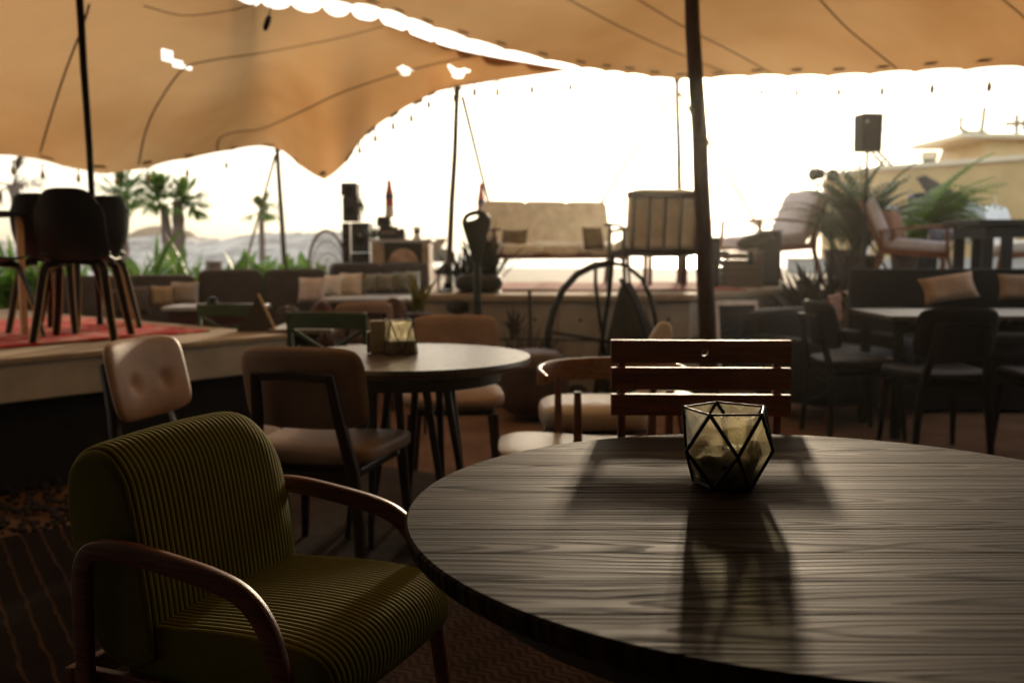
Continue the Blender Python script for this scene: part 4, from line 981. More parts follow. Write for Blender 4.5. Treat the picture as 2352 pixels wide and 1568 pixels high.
pl = M(); pl.box((0, 0, .225), (2.2, 1.2, .45)); o = pl.obj('planter_wall', CONC, bevel=.01); o.location = (W(790, 640, 10.6).x, 10.75, 0); tag(o, 'low concrete ledge carrying the rattan chair and loudspeaker stack', 'ledge')
# loudspeaker stack
CAB = mat('speaker_cabinet', (.022, .019, .014), .7, .25, 20, .15, 90, spec=.15)
GRL = mat('speaker_grille', (.045, .042, .036), .5, .3, 60, .3, 200)
def cabinet(name, label, px0, px1, py0, py1, Y, dep, yaw=0, knob=False, group='cabinets of the loudspeaker stack', side=None):
    a_ = W(px0, py0, Y); b_ = W(px1, py1, Y); wd = b_.x-a_.x; ht = a_.z-b_.z
    t = thing(name, label, 'loudspeaker', ((a_.x+b_.x)/2, Y+dep/2, b_.z), yaw, group)
    m = M(); m.box((0, 0, ht/2), (wd, dep, ht-.004)); m.obj('cabinet', CAB, t, bevel=.008)
    m = M(); m.box((0, -dep/2-.004, ht/2), (wd*.86, .006, ht*.84)); m.obj('grille', GRL, t, bevel=.002)
    m = M(); m.lathe([(wd*.30, 0), (wd*.30, .004), (wd*.22, .006), (wd*.08, .002)], 28); m.xf(lambda v: (v.x, -dep/2-.007-v.z, ht*.42+v.y)); m.obj('woofer', CAB, t, True)
    if knob: m = M(); m.sup((wd*.02, -dep/2-.016, ht*.56), (.055, .02, .055), 1, 1, 14, 8); m.obj('badge', mat('chrome_badge', (.7, .7, .68), .2, metal=.8), t, True)
    return t
cabinet('loudspeaker', 'topmost brown black cabinet of the loudspeaker stack', 782, 820, 419, 450, 10.55, .26)
cabinet('loudspeaker', 'slim middle cabinet of the loudspeaker stack', 786, 823, 451, 509, 10.55, .26)
cabinet('loudspeaker', 'wide lower cabinet with a round badge in the loudspeaker stack', 806, 848, 511, 580, 10.5, .34, knob=True)
cabinet('loudspeaker', 'bottom cabinet of the loudspeaker stack', 806, 850, 581, 634, 10.5, .34)
a_ = W(784, 512, 10.6); b_ = W(804, 634, 10.6); t = thing('mixer_rack', 'narrow grey equipment rack with two dark dials beside the stack', 'equipment rack', ((a_.x+b_.x)/2, 10.72, b_.z), 0)
m = M(); m.box((0, 0, (a_.z-b_.z)/2), (b_.x-a_.x, .2, a_.z-b_.z)); m.obj('cabinet', mat('grey_case', (.22, .22, .21), .5), t, bevel=.006)
for zz in (.42, .34): m = M(); m.tube([(0, -.105, zz), (0, -.115, zz)], .022, 14); m.obj('dial', BLK, t, True)
# bar counter
a_ = W(853, 550, 9.9); b_ = W(986, 660, 9.9)
bc = thing('bar_counter', 'distressed whitewashed bar counter with a round arch motif behind the cushion row', 'counter', ((a_.x+b_.x)/2, 10.15, .0), 0)
wd = b_.x-a_.x; hz = a_.z
CNT = mat('distressed_panel', (.20, .14, .09), .8, .5, 7, .3, 30, col2=(.50, .42, .33))
m = M(); m.box((0, 0, hz/2-.012), (wd, .5, hz-.024)); m.obj('body', CNT, bc, bevel=.006)
m = M(); m.box((0, 0, hz-.010), (wd+.05, .56, .022)); m.obj('countertop', mat('pale_counter_top', (.5, .48, .42), .4), bc, bevel=.004)
m = M(); m.box((.03, -.257, hz-.28), (.37, .008, .50)); m.obj('dark_panel', mat('dark_olive_paint', (.055, .055, .02), .7), bc)
m = M(); m.lathe([(.15, 0), (.15, .006)], 36); m.xf(lambda v: (.03+v.x, -.262-v.z, hz-.24+v.y)); m.obj('round_motif', mat('faded_mural', (.30, .20, .15), .85, .5, 10, .1, 30, col2=(.55, .42, .34)), bc)
m = M(); m.box((.03, -.268, hz-.43), (.24, .008, .26)); m.obj('motif_base', mat('faded_mural', (.3, .2, .15)), bc)
ct = lambda px, dy=0: (W(px, 545, 10.0).x, 10.0+dy, hz+.002)
def item_box(name, label, cat, px0, px1, py0, Y, mt, detail=None, zb=None):
    x0, x1 = W(px0, 500, Y).x, W(px1, 500, Y).x; zt = W(px0, py0, Y).z; zb = zb or hz+.002
    t = thing(name, label, cat, ((x0+x1)/2, Y, zb)); h_ = zt-zb
    m = M(); m.box((0, 0, h_/2), (x1-x0, .22, h_)); m.obj('body', mt, t, bevel=.01)
    m = M(); m.box((0, -.112, h_*.62), ((x1-x0)*.7, .006, h_*.3)); m.obj('front_panel', detail or BLKM, t, bevel=.002)
    m = M(); m.box((0, 0, h_+.008), ((x1-x0)*.9, .18, .014)); m.obj('lid', mt, t, bevel=.003); return t
DG2 = mat('dark_grey_case', (.08, .085, .08), .5)
i1 = item_box('coffee_machine', 'dark coffee machine on the left of the bar counter', 'coffee machine', 872, 918, 524, 10.1, DG2, STEEL)
item_box('till', 'grey till stacked on top of the coffee machine', 'till', 868, 900, 501, 10.12, DG2, None, W(870, 525, 10.1).z+.016)
item_box('grinder', 'olive grey grinder right of the coffee machine', 'grinder', 919, 932, 528, 10.1, mat('olive_case', (.12, .12, .07), .5))
def bottle(label, px, pyb, pyt, Y, r_, zb=None, group='tall red bottles above the counter'):
    a_ = W(px, pyt, Y); b_ = W(px, pyb, Y); h_ = a_.z-b_.z; t = thing('tall_bottle', label, 'bottle', (a_.x, Y, b_.z), 0, group)
    m = M(); m.lathe([(r_*1.1, 0), (r_*1.1, h_*.08), (r_*1.0, h_*.30)], 20); m.obj('white_base', mat('white_plastic', (.75, .72, .68), .4), t, True)
    m = M(); m.lathe([(r_, h_*.301), (r_, h_*.60), (r_*.85, h_*.70), (r_*.62, h_*.82), (r_*.55, h_*.97), (r_*.4, h_)], 20); m.obj('red_bottle', mat('red_plastic', (.50, .07, .04), .35), t, True)
    m = M(); m.lathe([(r_*1.04, h_*.50), (r_*1.04, h_*.62)], 20, capb=False, capt=False); m.obj('label_band', mat('blue_band', (.12, .14, .45), .4), t, True); return t
bottle('tall red bottle with blue band standing on the till stack', 894, 499, 413, 10.12, .042)
bottle('tall red bottle behind the metal sculpture', 1105, 520, 421, 10.6, .040)
p = W(958, 548, 10.0); ln = thing('lantern', 'small pale lantern with a flat cap on the bar counter', 'lantern', (p.x, 10.0, hz+.002))
m = M(); m.lathe([(.04, 0), (.045, .015), (.03, .03), (.032, .05)], 16); m.obj('foot', WHITEF, ln, True); m = M(); m.lathe([(.032, .052), (.035, .10)], 16); m.obj('body', mat('smoked_glass', (.2, .15, .1), .3), ln, True); m = M(); m.lathe([(.055, .102), (.05, .115), (.02, .13)], 16); m.obj('cap', WHITEF, ln, True)
m = M(); m.v = []; leafy('dry_plant', 'small wispy plant hanging beside the top loudspeaker', (W(828, 470, 10.7).x, 10.7, W(828, 470, 10.7).z), 26, .16, .02, LEAFD, .03, None, el=(-1, 1.2), curl=.4)
leafy('dry_plant', 'tangle of small bottles and sprigs on the left of the counter', ct(860, .05), 30, .13, .02, LEAFD, .05, None)
leafy('potted_plant', 'small plant with yellow leaf in a dark pot behind the glass holders', (W(962, 720, 6.2).x, 6.2, .74), 12, .22, .035, LEAFY, .02, None, pot=.09, el=(.9, 1.5), curl=.5)
simple_table('plant_stand', 'little dark stand under the plant with yellow leaf', W(945, 720, 6.2).x, W(985, 720, 6.2).x, 6.12, 6.28, .63, DARKW, DARKW, ap=0, legw=.02)
# ------------------------------------------------------------------ furniture on the terrace
UPH = mat('oat_upholstery', (.70, .63, .53), .85, .15, 12, .2, 120)
UPHG = mat('pale_grey_upholstery', (.40, .36, .36), .85, .12, 12, .2, 120)
ORW = wood('warm_teak', (.22, .075, .028), .4, (20, 20, 4))
def lounge(label, loc, yaw, group, cush=UPH, wd=.62, rec=16, slats=5, fr=ORW, seats=1, scale=1, slw=.034):
    t = thing('lounge_armchair' if seats == 1 else 'wooden_sofa', label, 'armchair' if seats == 1 else 'sofa', loc, yaw, group)
    W_ = wd*seats; a_ = radians(rec)
    def bp(z): return .22+(z-.36)*math.tan(a_)
    for i in range(seats):
        x = -W_/2+wd*(i+.5)
        m = M(); m.sup((x, -.06, .40), (wd-.03, .60, .12), .3, .25, 40, 12, (radians(5), 0, 0)); m.obj('seat_cushion', cush, t, True)
        m = M(); m.sup((x, bp(.62)-.055, .62), (wd-.03 if seats == 1 else wd+.012, .11, .50), .3 if seats == 1 else .2, .25 if seats == 1 else .12, 40, 16, (-a_, 0, 0)); m.obj('back_cushion', cush, t, True)
    for k in range(slats*seats):
        x = -W_/2+.05+(W_-.10)*k/(slats*seats-1); m = M(); m.tube([(x, bp(.34)+.03, .34), (x, bp(.80)+.03, .80)], 1, 8, sec=(slw, .014), up=(1, 0, 0)); m.obj('back_slat', fr, t, True)
    for z, h_ in ((.815, .055), (.345, .05)):
        m = M(); m.box((0, bp(z)+.03, z), (W_+.03, .026, h_), (-a_, 0, 0)); m.obj('back_rail', fr, t, bevel=.006)
    m = M(); m.box((0, -.34, .325), (W_, .024, .055)); m.obj('front_rail', fr, t, bevel=.004)
    for sx in (-1, 1):
        x = sx*(W_/2+.025)
        m = M(); m.tube(cat_rom([(x, -.40, .575), (x, -.20, .585), (x, .10, .565), (x, .30, .535)], 5), [1.1]*5+[1.2]*5+[.8]*6, 10, sec=(.075, .020), up=(0, 0, 1)); m.xf(lambda v: v); 
        m.obj('armrest', fr, t, True)
        m = M(); m.tube([(x, -.40, 0), (x, -.33, .30), (x, -.31, .572)], [.7, 1.1, .9], 10, sec=(.036, .030), up=(1, 0, 0)); m.obj('leg', fr, t, True)
        m = M(); m.tube([(x, .36, 0), (x, .25, .30), (x, .27, .54)], [.7, 1.1, .9], 10, sec=(.040, .030), up=(1, 0, 0)); m.obj('leg', fr, t, True)
        m = M(); m.box((sx*(W_/2-.005), -.03, .33), (.022, .60, .06), (radians(4), 0, 0)); m.obj('side_rail', fr, t, bevel=.004)
    if scale != 1: t.scale = (scale,)*3
    return t
GL = 'wooden lounge armchairs on the terrace'
lounge('wooden sofa with three oat coloured back cushions glowing in the backlight', (W(1270, 600, 9.2).x, 9.25, Z1), 14, None, wd=.43, seats=3, scale=.93, slats=3)
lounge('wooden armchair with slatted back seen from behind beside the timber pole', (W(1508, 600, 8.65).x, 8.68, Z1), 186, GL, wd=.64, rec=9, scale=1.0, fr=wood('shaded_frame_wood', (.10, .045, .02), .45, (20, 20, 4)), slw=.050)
lounge('reclined wooden armchair with pale grey cushions facing left beside the palm pot', (W(1768, 600, 10.4).x, 10.4, Z1), -72, GL, cush=UPHG, wd=.60, rec=24, scale=1.12)
lounge('wooden armchair facing right with a brown cushion, in front of the palm fronds', (W(2085, 600, 9.6).x, 9.6, Z1), 72, GL, cush=UPHG, wd=.60, rec=24, scale=.98)
lounge('wooden armchair at the right picture edge beside the dark slatted table', (W(2352, 600, 9.4).x+.12, 9.6, Z1), -100, GL, cush=WHITEF, wd=.60, rec=12, scale=.95)
def tp(label, px, py0, py1, Y, wpx, col, yaw=0, tilt=-15):
    return pillow(label, px, py0, py1, Y, wpx, col, yaw, tilt)
tp('olive cushion leaning at the left end of the wooden sofa', 1180, 525, 588, 8.98, 66, (.16, .12, .05), -25)
tp('olive brown cushion at the right end of the wooden sofa', 1362, 520, 575, 8.98, 50, (.15, .11, .05), 20)
tp('brown velvet cushion on the armchair facing right', 2052, 478, 560, 9.5, 60, (.20, .09, .05), 40, -20)
tp('dark grey round cushion on the front of the armchair facing right', 2165, 527, 553, 9.5, 74, (.10, .10, .12), 10, 0)
# coffee table, rug
ctb = simple_table('coffee_table', 'small warm teak coffee table seen under the slatted armchair', W(1480, 600, 9.6).x, W(1600, 600, 9.6).x, 9.7, 10.2, .38, ORW, ORW, legw=.04); ctb.location.z = Z1
rug('terrace_rug', 'faded pinkish rug under the sofa and slatted armchair', (W(1390, 600, 9.3).x, 9.5), (2.3, 1.7), 3, rug_mat('pink_kilim', (.50, .16, .12), (.55, .34, .26), 'blotch'), Z1+.003, .003)
# green cylinder pot and metal paddle sculpture
p = W(1099, 652, 8.22); gp = thing('green_drum', 'rounded dark green metal drum lying on the terrace edge', 'drum', (p.x, 8.32, Z1))
gmm = mat('green_enamel', (.035, .055, .042), .35, .3, 8, .05)
m = M(); m.sup((0, 0, .088), (.40, .26, .165), .75, .35, 40, 20); m.obj('body', gmm, gp, True)
m = M(); m.lathe([(.19, 0), (.19, .012), (.18, .02)], 28); m.xf(lambda v: (v.x, v.y*.65, v.z)); m.obj('base_ring', BLKM, gp, True)
leafy('twiggy_plant', 'reddish spiky twigs growing behind the green drum', (p.x-.14, 8.55, Z1+.02), 60, .34, .02, mat('dry_red_leaf', (.16, .07, .04), .7, .3), .10, None, curl=.3, el=(.5, 1.5))
leafy('twiggy_plant', 'olive leafy plant behind the metal paddle sculpture', (p.x+.06, 8.5, Z1+.05), 90, .42, .035, mat('olive_leaf', (.06, .06, .02), .6, .3, trans=.3), .10, None, curl=.5, el=(.7, 1.5))
sp = thing('metal_sculpture', 'paddle shaped metal sculpture with a handle slot standing before the terrace wall', 'sculpture', (W(1092, 700, 7.62).x, 7.62, 0))
SCM = mat('greenish_metal', (.13, .14, .10), .35, .3, 9, .08, metal=.7)
prof = [(1088, 602), (1084, 585), (1078, 560), (1068, 528), (1064, 510), (1070, 496), (1084, 488), (1100, 486), (1114, 491), (1123, 503), (1122, 520), (1113, 550), (1106, 580), (1103, 602)]
pp = [W(x, y, 7.62)-sp.location for x, y in prof]; n_ = len(pp); cx_ = sum(pp, Vector())/n_
m = M()
hole = [(1072, 508), (1076, 500), (1086, 496), (1097, 494), (1101, 497), (1094, 502), (1084, 506)]
hp = [W(x, y, 7.62)-sp.location for x, y in hole]
bmx = bmesh.new()
def loop(ps, y): return [bmx.verts.new((q.x, y, q.z)) for q in ps]
o1, h1 = loop(pp, -.007), loop(hp, -.007)
ed = [bmx.edges.new((L_[i], L_[(i+1) % len(L_)])) for L_ in (o1, h1) for i in range(len(L_))]
bmesh.ops.triangle_fill(bmx, use_beauty=True, edges=ed)
me = bpy.data.meshes.new('paddle_plate'); bmx.to_mesh(me); bmx.free(); me.materials.append(SCM)
o = bpy.data.objects.new('paddle_plate', me); COL.objects.link(o); o.parent = sp; sd_ = o.modifiers.new('s', 'SOLIDIFY'); sd_.thickness = .014
m = M(); m.tube(cat_rom(pp, 4), .012, 8); m.obj('rim', SCM, sp, True)
m = M(); m.tube([(.01, 0, 0), (.005, 0, .3), (.012, 0, .55), (.015, 0, 1.10)], [.065, .055, .036, .026], 12); m.obj('stem', SCM, sp, True)
# hooped iron frame
hf = thing('hooped_frame', 'dark iron frame of two tall hoops and posts standing before the terrace wall', 'frame', (W(1385, 700, 7.3).x, 7.3, 0))
IR = mat('dark_iron', (.04, .035, .022), .5, .3, 12, .2, metal=.6)
def hp_(L_, Y, r_): 
    m = M(); m.tube([W(x, y, Y)-hf.location for x, y in L_], r_, 8); return m
hp_([(x, y) for x, y in [(1270, 905), (1258, 830), (1259, 765), (1270, 715), (1293, 665), (1325, 630), (1362, 611), (1402, 604)]], 7.3, .026).obj('hoop', IR, hf, True)
hp_([(1402, 604), (1440, 610), (1474, 640), (1494, 682), (1505, 730), (1508, 790), (1500, 880)], 7.42, .016).obj('hoop', IR, hf, True)
hp_([(1262, 762), (1300, 768), (1350, 776), (1400, 786)], 7.3, .014).obj('crossbar', IR, hf, True)
hp_([(1408, 585), (1398, 680), (1382, 790), (1368, 900)], 7.32, .018).obj('post', IR, hf, True)
hp_([(1368, 600), (1368, 655), (1385, 790), (1398, 910)], 7.4, .014).obj('post', IR, hf, True)
hp_([(1425, 640), (1455, 690), (1480, 760), (1497, 900)], 7.36, .016).obj('post', IR, hf, True)
dc = M()
def drape(u, v):
    an = pi*(.0+1.0*u)*2; fold = 1+.16*sin(9*an)*v+.10*sin(4*an+1)*v
    return (.02+.10*v+(.035+.24*v**.8)*fold*cos(an), (.03+.12*v**.8)*fold*sin(an), .90-.86*v+.02*sin(5*an)*v)
dc.grid(drape, 120, 24, cu=True); o = dc.obj('draped_cloth', mat('muted_cloth', (.14, .14, .10), .9, .3, 9, .3, 60), smooth=True, auto=False); o.location = (W(1432, 700, 7.55).x, 7.55, 0)  # plain muted cloth colour, close to the wall behind
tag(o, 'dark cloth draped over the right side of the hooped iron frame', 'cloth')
# boxes right of the timber pole
def case(name, label, cat, px0, px1, py0, Y, dep, mt, lidm=None, planks=False):
    a_ = W(px0, py0, Y); b_ = W(px1, py0, Y); h_ = a_.z-Z1; wd = b_.x-a_.x
    t = thing(name, label, cat, ((a_.x+b_.x)/2, Y+dep/2, Z1), 0)
    if planks:
        for k in range(5):
            m = M(); m.box((0, 0, h_*(k+.5)/5), (wd, dep, h_/5-.006)); m.obj('board', mt, t, bevel=.004)
        for sx in (-1, 1): m = M(); m.box((sx*(wd/2-.03), -dep/2-.008, h_/2), (.03, .012, h_)); m.obj('batten', mt, t, bevel=.002)
        m = M(); m.box((.06, -dep/2-.015, h_*.86), (.05, .02, .12)); m.obj('latch', BLKM, t, bevel=.004)
    else: m = M(); m.box((0, 0, h_/2), (wd, dep, h_)); m.obj('body', mt, t, bevel=.012); m = M(); m.box((0, -dep/2-.006, h_/2), (wd*.85, .008, h_*.85)); m.obj('front_panel', GRL, t, bevel=.003)
    m = M(); m.box((0, 0, h_+.010), (wd+.015, dep+.015, .018)); m.obj('lid', lidm or mt, t, bevel=.004); return t
case('black_case', 'narrow black case directly right of the thick timber pole', 'case', 1622, 1655, 549, 9.3, .3, CAB)
case('wooden_crate', 'planked wooden crate with latch and pale lid on the terrace edge', 'crate', 1662, 1755, 580, 9.35, .32, wood('grey_crate_wood', (.15, .105, .075), .7, (3, 30, 30)), mat('pale_lid', (.5, .46, .40), .5), True)
case('black_case', 'taller black case right of the wooden crate', 'case', 1752, 1796, 533, 9.75, .3, CAB)
p = W(1738, 552, 9.7); m = M(); m.sup((0, 0, 0), (.36, .26, .14), .8, .8, 24, 12, (0, -.25, 0)); o = m.obj('black_bag', CAB, smooth=True); o.location = (p.x, 9.76, p.z); tag(o, 'slumped black bag lying against the tall black case above the crate', 'bag')
# dark lantern on the terrace
p = W(1022, 640, 8.5); lt = thing('lantern', 'dark house shaped lantern at the left end of the terrace edge', 'lantern', (p.x, 8.5, Z1))
m = M(); m.box((0, 0, .01), (.13, .13, .02)); m.obj('base', BLKM, lt)
m = M(); [m.box((a_*.055, b_*.055, .085), (.012, .012, .13)) for a_ in (-1, 1) for b_ in (-1, 1)]; m.box((0, 0, .155), (.14, .14, .012)); m.obj('cage', BLKM, lt)
m = M(); m.lathe([(.10, .163), (.02, .235), (.012, .25)], 4); m.obj('roof', BLKM, lt)
# leaning frame, twigs, pouf, pipe
p = W(1693, 790, 8.2); fr = thing('picture_frame', 'white framed dark picture leaning on the terrace wall', 'picture', (p.x, 8.05, .06), 10)
m = M()
for c_, s_ in (((-.155, 0, .27), (.022, .02, .54)), ((.155, 0, .27), (.022, .02, .54)), ((0, 0, .54), (.332, .02, .03)), ((0, 0, .01), (.332, .02, .03))): m.box(c_, s_)
m.xf(lambda v: (v.x, v.y+v.z*.2, v.z)); m.obj('frame', mat('white_frame_paint', (.95, .9, .85), .5), fr); fr.scale = (1.1, 1.1, 1.2); MC['white_frame_paint']
m = M(); m.box((0, .004, .275), (.288, .008, .50)); m.xf(lambda v: (v.x, v.y+v.z*.2, v.z)); m.obj('picture', mat('dark_picture', (.03, .035, .035), .3, .5, 6, .02), fr)
p = W(1225, 870, 6.9); pf = thing('leather_pouf', 'dark reddish brown leather pouf on the sand before the terrace wall', 'pouf', (p.x, 6.9, 0))
m = M(); m.sup((0, 0, .23), (.50, .50, .46), .55, .9, 36, 18); m.obj('body', mat('brown_leather', (.065, .028, .018), .5, .4, 8, .3), pf, True)
m = M(); m.lathe([(.245, .35), (.252, .355), (.245, .36)], 36, capb=False, capt=False); m.obj('piping', BROWNW, pf, True)
leafy('dry_bush', 'low reddish dry bush beside the leather pouf', (W(1215, 800, 7.5).x, 7.55, .1), 110, .42, .02, mat('dry_red_leaf', (.16, .07, .04), .7, .3), .16, None, curl=.6, el=(.3, 1.4))
leafy('dry_bush', 'thin dry stalk with a tuft against the terrace wall', (W(1180, 760, 7.8).x, 7.8, .45), 26, .20, .025, mat('dry_red_leaf', (.16, .07, .04)), .03, None, curl=.5, el=(.6, 1.5))
m = M(); m.tube([(0, 0, 0), (.01, 0, .4), (0, 0, .82)], .014, 8); o = m.obj('drain_pipe', mat('rusty_pipe', (.09, .06, .035), .8), smooth=True); o.location = (W(1216, 700, 7.93).x, 7.93, 0); tag(o, 'thin rusty upright pipe on the terrace wall behind the dry bush', 'pipe')
rk = M()
for k in range(60):
    x = R.uniform(-.3, 1.5); y = R.uniform(7.3, 7.8); r_ = R.uniform(.03, .09); rk.sup((x, y, r_*.5), (r_*2, r_*1.7, r_*1.4), .9, .9, 8, 6, (0, 0, R.uniform(0, 3)))
tag(rk.obj('loose_stones', mat('dark_stone', (.09, .06, .045), .95, .5, 9, .4), smooth=True), 'loose dark stones and soil along the foot of the terrace wall', 'stones', kind='stuff')
# ------------------------------------------------------------------ potted palms with arching fronds
def frond(m, o_, az, el, L_, curl, lf=.22, n=16):
    pts = [Vector(o_)]; dirs = []
    for i in range(n):
        e_ = el-curl*(i/n)**1.6; d = Vector((cos(az)*cos(e_), sin(az)*cos(e_), sin(e_))); dirs.append(d); pts.append(pts[-1]+d*(L_/n))
    m.tube(pts, [.008*(1-.8*i/n) for i in range(n+1)], 5)
    side = Vector((-sin(az), cos(az), 0))
    for i in range(3, n+1):
        d = dirs[min(i, n-1)]; ll = lf*(sin(pi*(.12+.80*i/n)))**.6
        for s_ in (-1, 1):
            dd = (side*s_*.75+d*.75+Vector((0, 0, .10))).normalized(); b = len(m.v); wv = dd.cross(Vector((0, 0, 1))).normalized()*.017
            p_ = pts[i]; q_ = p_+dd*ll*.55; e2 = q_+(dd+Vector((0, 0, -.55))).normalized()*ll*.45
            m.v += [p_+wv*.5, p_-wv*.5, q_-wv, q_+wv, e2]; m.f += [[b, b+1, b+2, b+3], [b+3, b+2, b+4]]
def areca(label, loc, n, L_, seed, az0=0, az1=2*pi, lf=.22, els=(.8, 1.5), mt=None):
    rr = random.Random(seed); t = thing('potted_palm', label, 'potted palm', loc, 0, 'potted palms on the terrace')
    m = M()
    for i in range(n): frond(m, (rr.uniform(-.06, .06), rr.uniform(-.06, .06), .28), rr.uniform(az0, az1), rr.uniform(*els), L_*rr.uniform(.65, 1.1), rr.uniform(.6, 1.7), lf)
    m.obj('fronds', mt or LEAF, t, True, auto=False)
    m = M(); m.lathe([(.12, 0), (.16, .27), (.175, .28), (.17, .30)], 24); m.obj('pot', mat('clay_pot', (.12, .06, .04), .8), t, True); return t
areca('tall potted palm between the two facing armchairs', (W(1972, 640, 10.1).x, 10.1, Z1), 64, 1.0, 5, mt=LEAFD, els=(.85, 1.55))
areca('bright green potted palm behind the armchair with brown cushion', (W(2075, 640, 10.9).x, 10.9, Z1+.10), 40, 1.15, 9, -.6, .9, .30, (.5, 1.15))
areca('potted palm leaning left behind the pale grey lounge armchair', (W(1925, 640, 11.2).x, 11.2, Z1+.05), 14, 1.0, 12, 1.8, 3.4, .24, (.8, 1.4), LEAFD)
# loudspeaker on a pole, stage lights
p0 = W(1968, 349, 9.5); p1 = W(2020, 263, 9.5); wd = p1.x-p0.x; ht = p1.z-p0.z
ls = thing('pole_loudspeaker', 'black loudspeaker on a tall stand above the palms', 'loudspeaker', ((p0.x+p1.x)/2, 9.5, Z1), 6)
zb = p0.z-Z1
m = M(); m.box((0, 0, zb+ht/2), (wd, .2, ht), taper=.96); m.obj('cabinet', CAB, ls, bevel=.008)
m = M(); m.sup((-wd*.3, -.105, zb+ht*.78), (.022, .01, .022), 1, 1, 10, 6); m.obj('badge', WT, ls, True)
m = M(); m.tube([(0, 0, .02), (0, 0, zb)], [.022, .014], 10); m.obj('stand', BLK, ls, True)
for k in range(3): m = M(); m.tube([(0, 0, .5), (.35*cos(2.1*k), .35*sin(2.1*k), 0)], .012, 8); m.obj('leg', BLK, ls, True)
for i, (px, py) in enumerate(((1879, 400), (1914, 402))):
    p = W(px, py, 10.6); sl2 = thing('stage_light', ('left' if i == 0 else 'right')+'most of the two dark stage lights above the tall potted palm', 'stage light', (p.x, 10.6, p.z), 20-30*i, 'dark stage lights above the palms')
    m = M(); m.lathe([(.03, -.06), (.055, -.05), (.06, .07), (.07, .08)], 14); m.xf(lambda v: (v.x, v.z, v.y)); m.obj('can', BLK, sl2, True)
    m = M(); m.tube([(-.07, 0, 0), (-.07, 0, -.09), (.07, 0, -.09), (.07, 0, 0)], .007, 6); m.tube([(0, 0, -.09), (0, 0, -(p.z-Z1)+.001)], .012, 8); m.obj('yoke_and_stand', BLK, sl2, True)
# white plastic chairs
WP = mat('white_resin', (.72, .72, .72), .4, .08, 4, .03)
def mono(label, loc, yaw):
    t = thing('plastic_chair', label, 'chair', loc, yaw, 'white plastic chairs on the far right')
    m = M(); m.sup((0, 0, .43), (.46, .44, .03), .5, .4, 30, 8); m.obj('seat', WP, t, True)
    m = M(); m.grid(lambda u, v: ((u-.5)*(.44-.10*v*v), .20+.10*v+.0-.05*(2*u-1)**2, .45+.42*v-.05*v*(2*u-1)**2), 14, 10); o = m.obj('backrest', WP, t, True, auto=False); s_ = o.modifiers.new('s', 'SOLIDIFY'); s_.thickness = .02
    for sx in (-1, 1):
        m = M(); m.tube([(sx*.25, -.24, 0), (sx*.23, -.20, .42), (sx*.25, -.16, .64), (sx*.25, .05, .66), (sx*.22, .26, .64)], 1, 8, sec=(.05, .03), up=(sx, 0, 0)); m.obj('arm_leg', WP, t, True)
        m = M(); m.tube([(sx*.23, .26, 0), (sx*.20, .20, .43)], 1, 8, sec=(.05, .03)); m.obj('leg', WP, t, True)
    return t
mn = mono('white plastic chair just left of the dark slatted table', (W(2215, 600, 11.3).x, 11.3, Z1), -30)
dup(mn, (W(2330, 600, 11.5).x, 11.6, Z1), 20, 'white plastic chair behind the dark slatted table')
dup(mn, (W(2050, 600, 12.2).x, 12.4, Z1), 160, 'white plastic chair seen under the armchair facing right')
nv = tub('round backed navy chair above the armchair facing right', 2130, 474, 11.5, 84, (.012, .02, .05)); nv.location.z = Z1; nv.scale = (1, 1, .62); nv['group'] = 'white plastic chairs on the far right'; del nv['group']
# dark slatted table right
dt = thing('slatted_table', 'heavy black table with broad slatted legs at the right picture edge', 'table', (W(2330, 600, 8.4).x+.15, 8.5, Z1), 0)
zt = W(2300, 505, 8.3).z-Z1
m = M(); m.box((0, 0, zt-.025), (1.15, .7, .05)); m.obj('tabletop', BLK, dt, bevel=.005)
m = M(); m.box((0, 0, zt-.10), (1.0, .6, .09)); m.obj('apron', BLK, dt, bevel=.003)
for x in (-.46, -.30, .30, .46):
    for y in (-.26, .26): m = M(); m.box((x, y, (zt-.146)/2), (.085, .05, zt-.146)); m.obj('leg', BLK, dt, bevel=.004)
# ------------------------------------------------------------------ built-in black bench, its table and chairs
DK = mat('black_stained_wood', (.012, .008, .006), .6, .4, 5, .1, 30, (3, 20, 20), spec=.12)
bn = thing('bench', 'long black high backed bench along the right side of the terrace', 'bench', (4.9, 7.5, 0))
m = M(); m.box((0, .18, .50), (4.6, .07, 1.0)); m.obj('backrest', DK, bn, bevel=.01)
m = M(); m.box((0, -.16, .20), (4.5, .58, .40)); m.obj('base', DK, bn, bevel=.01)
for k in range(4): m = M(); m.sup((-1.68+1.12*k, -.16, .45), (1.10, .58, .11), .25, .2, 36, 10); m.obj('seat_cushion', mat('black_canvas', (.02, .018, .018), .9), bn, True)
pillow('large rust coloured cushion tilted on the black bench', 2188, 628, 693, 7.22, 128, (.30, .215, .15), 0, -14).rotation_euler = (radians(-10), radians(-9), 0)
pillow('rust coloured cushion at the right picture edge on the bench', 2345, 628, 690, 7.25, 100, (.25, .18, .13), -6, -12)
p = W(2275, 690, 7.1); m = M(); m.sup((0, 0, 0), (.62, .40, .10), .8, .6, 30, 12); o = m.obj('seat_pad', mat('green_grey_pad', (.10, .10, .075), .9), smooth=True); o.location = (p.x, 7.12, .545); tag(o, 'flat green grey pad lying on the bench below the cushions', 'cushion')
bt = simple_table('plank_table', 'weathered grey plank table in front of the black bench', W(1985, 712, 6.4).x, 4.4, 5.95, 6.65, .76, wood('grey_planks', (.24, .20, .17), .45, (2, 30, 30)), DK)
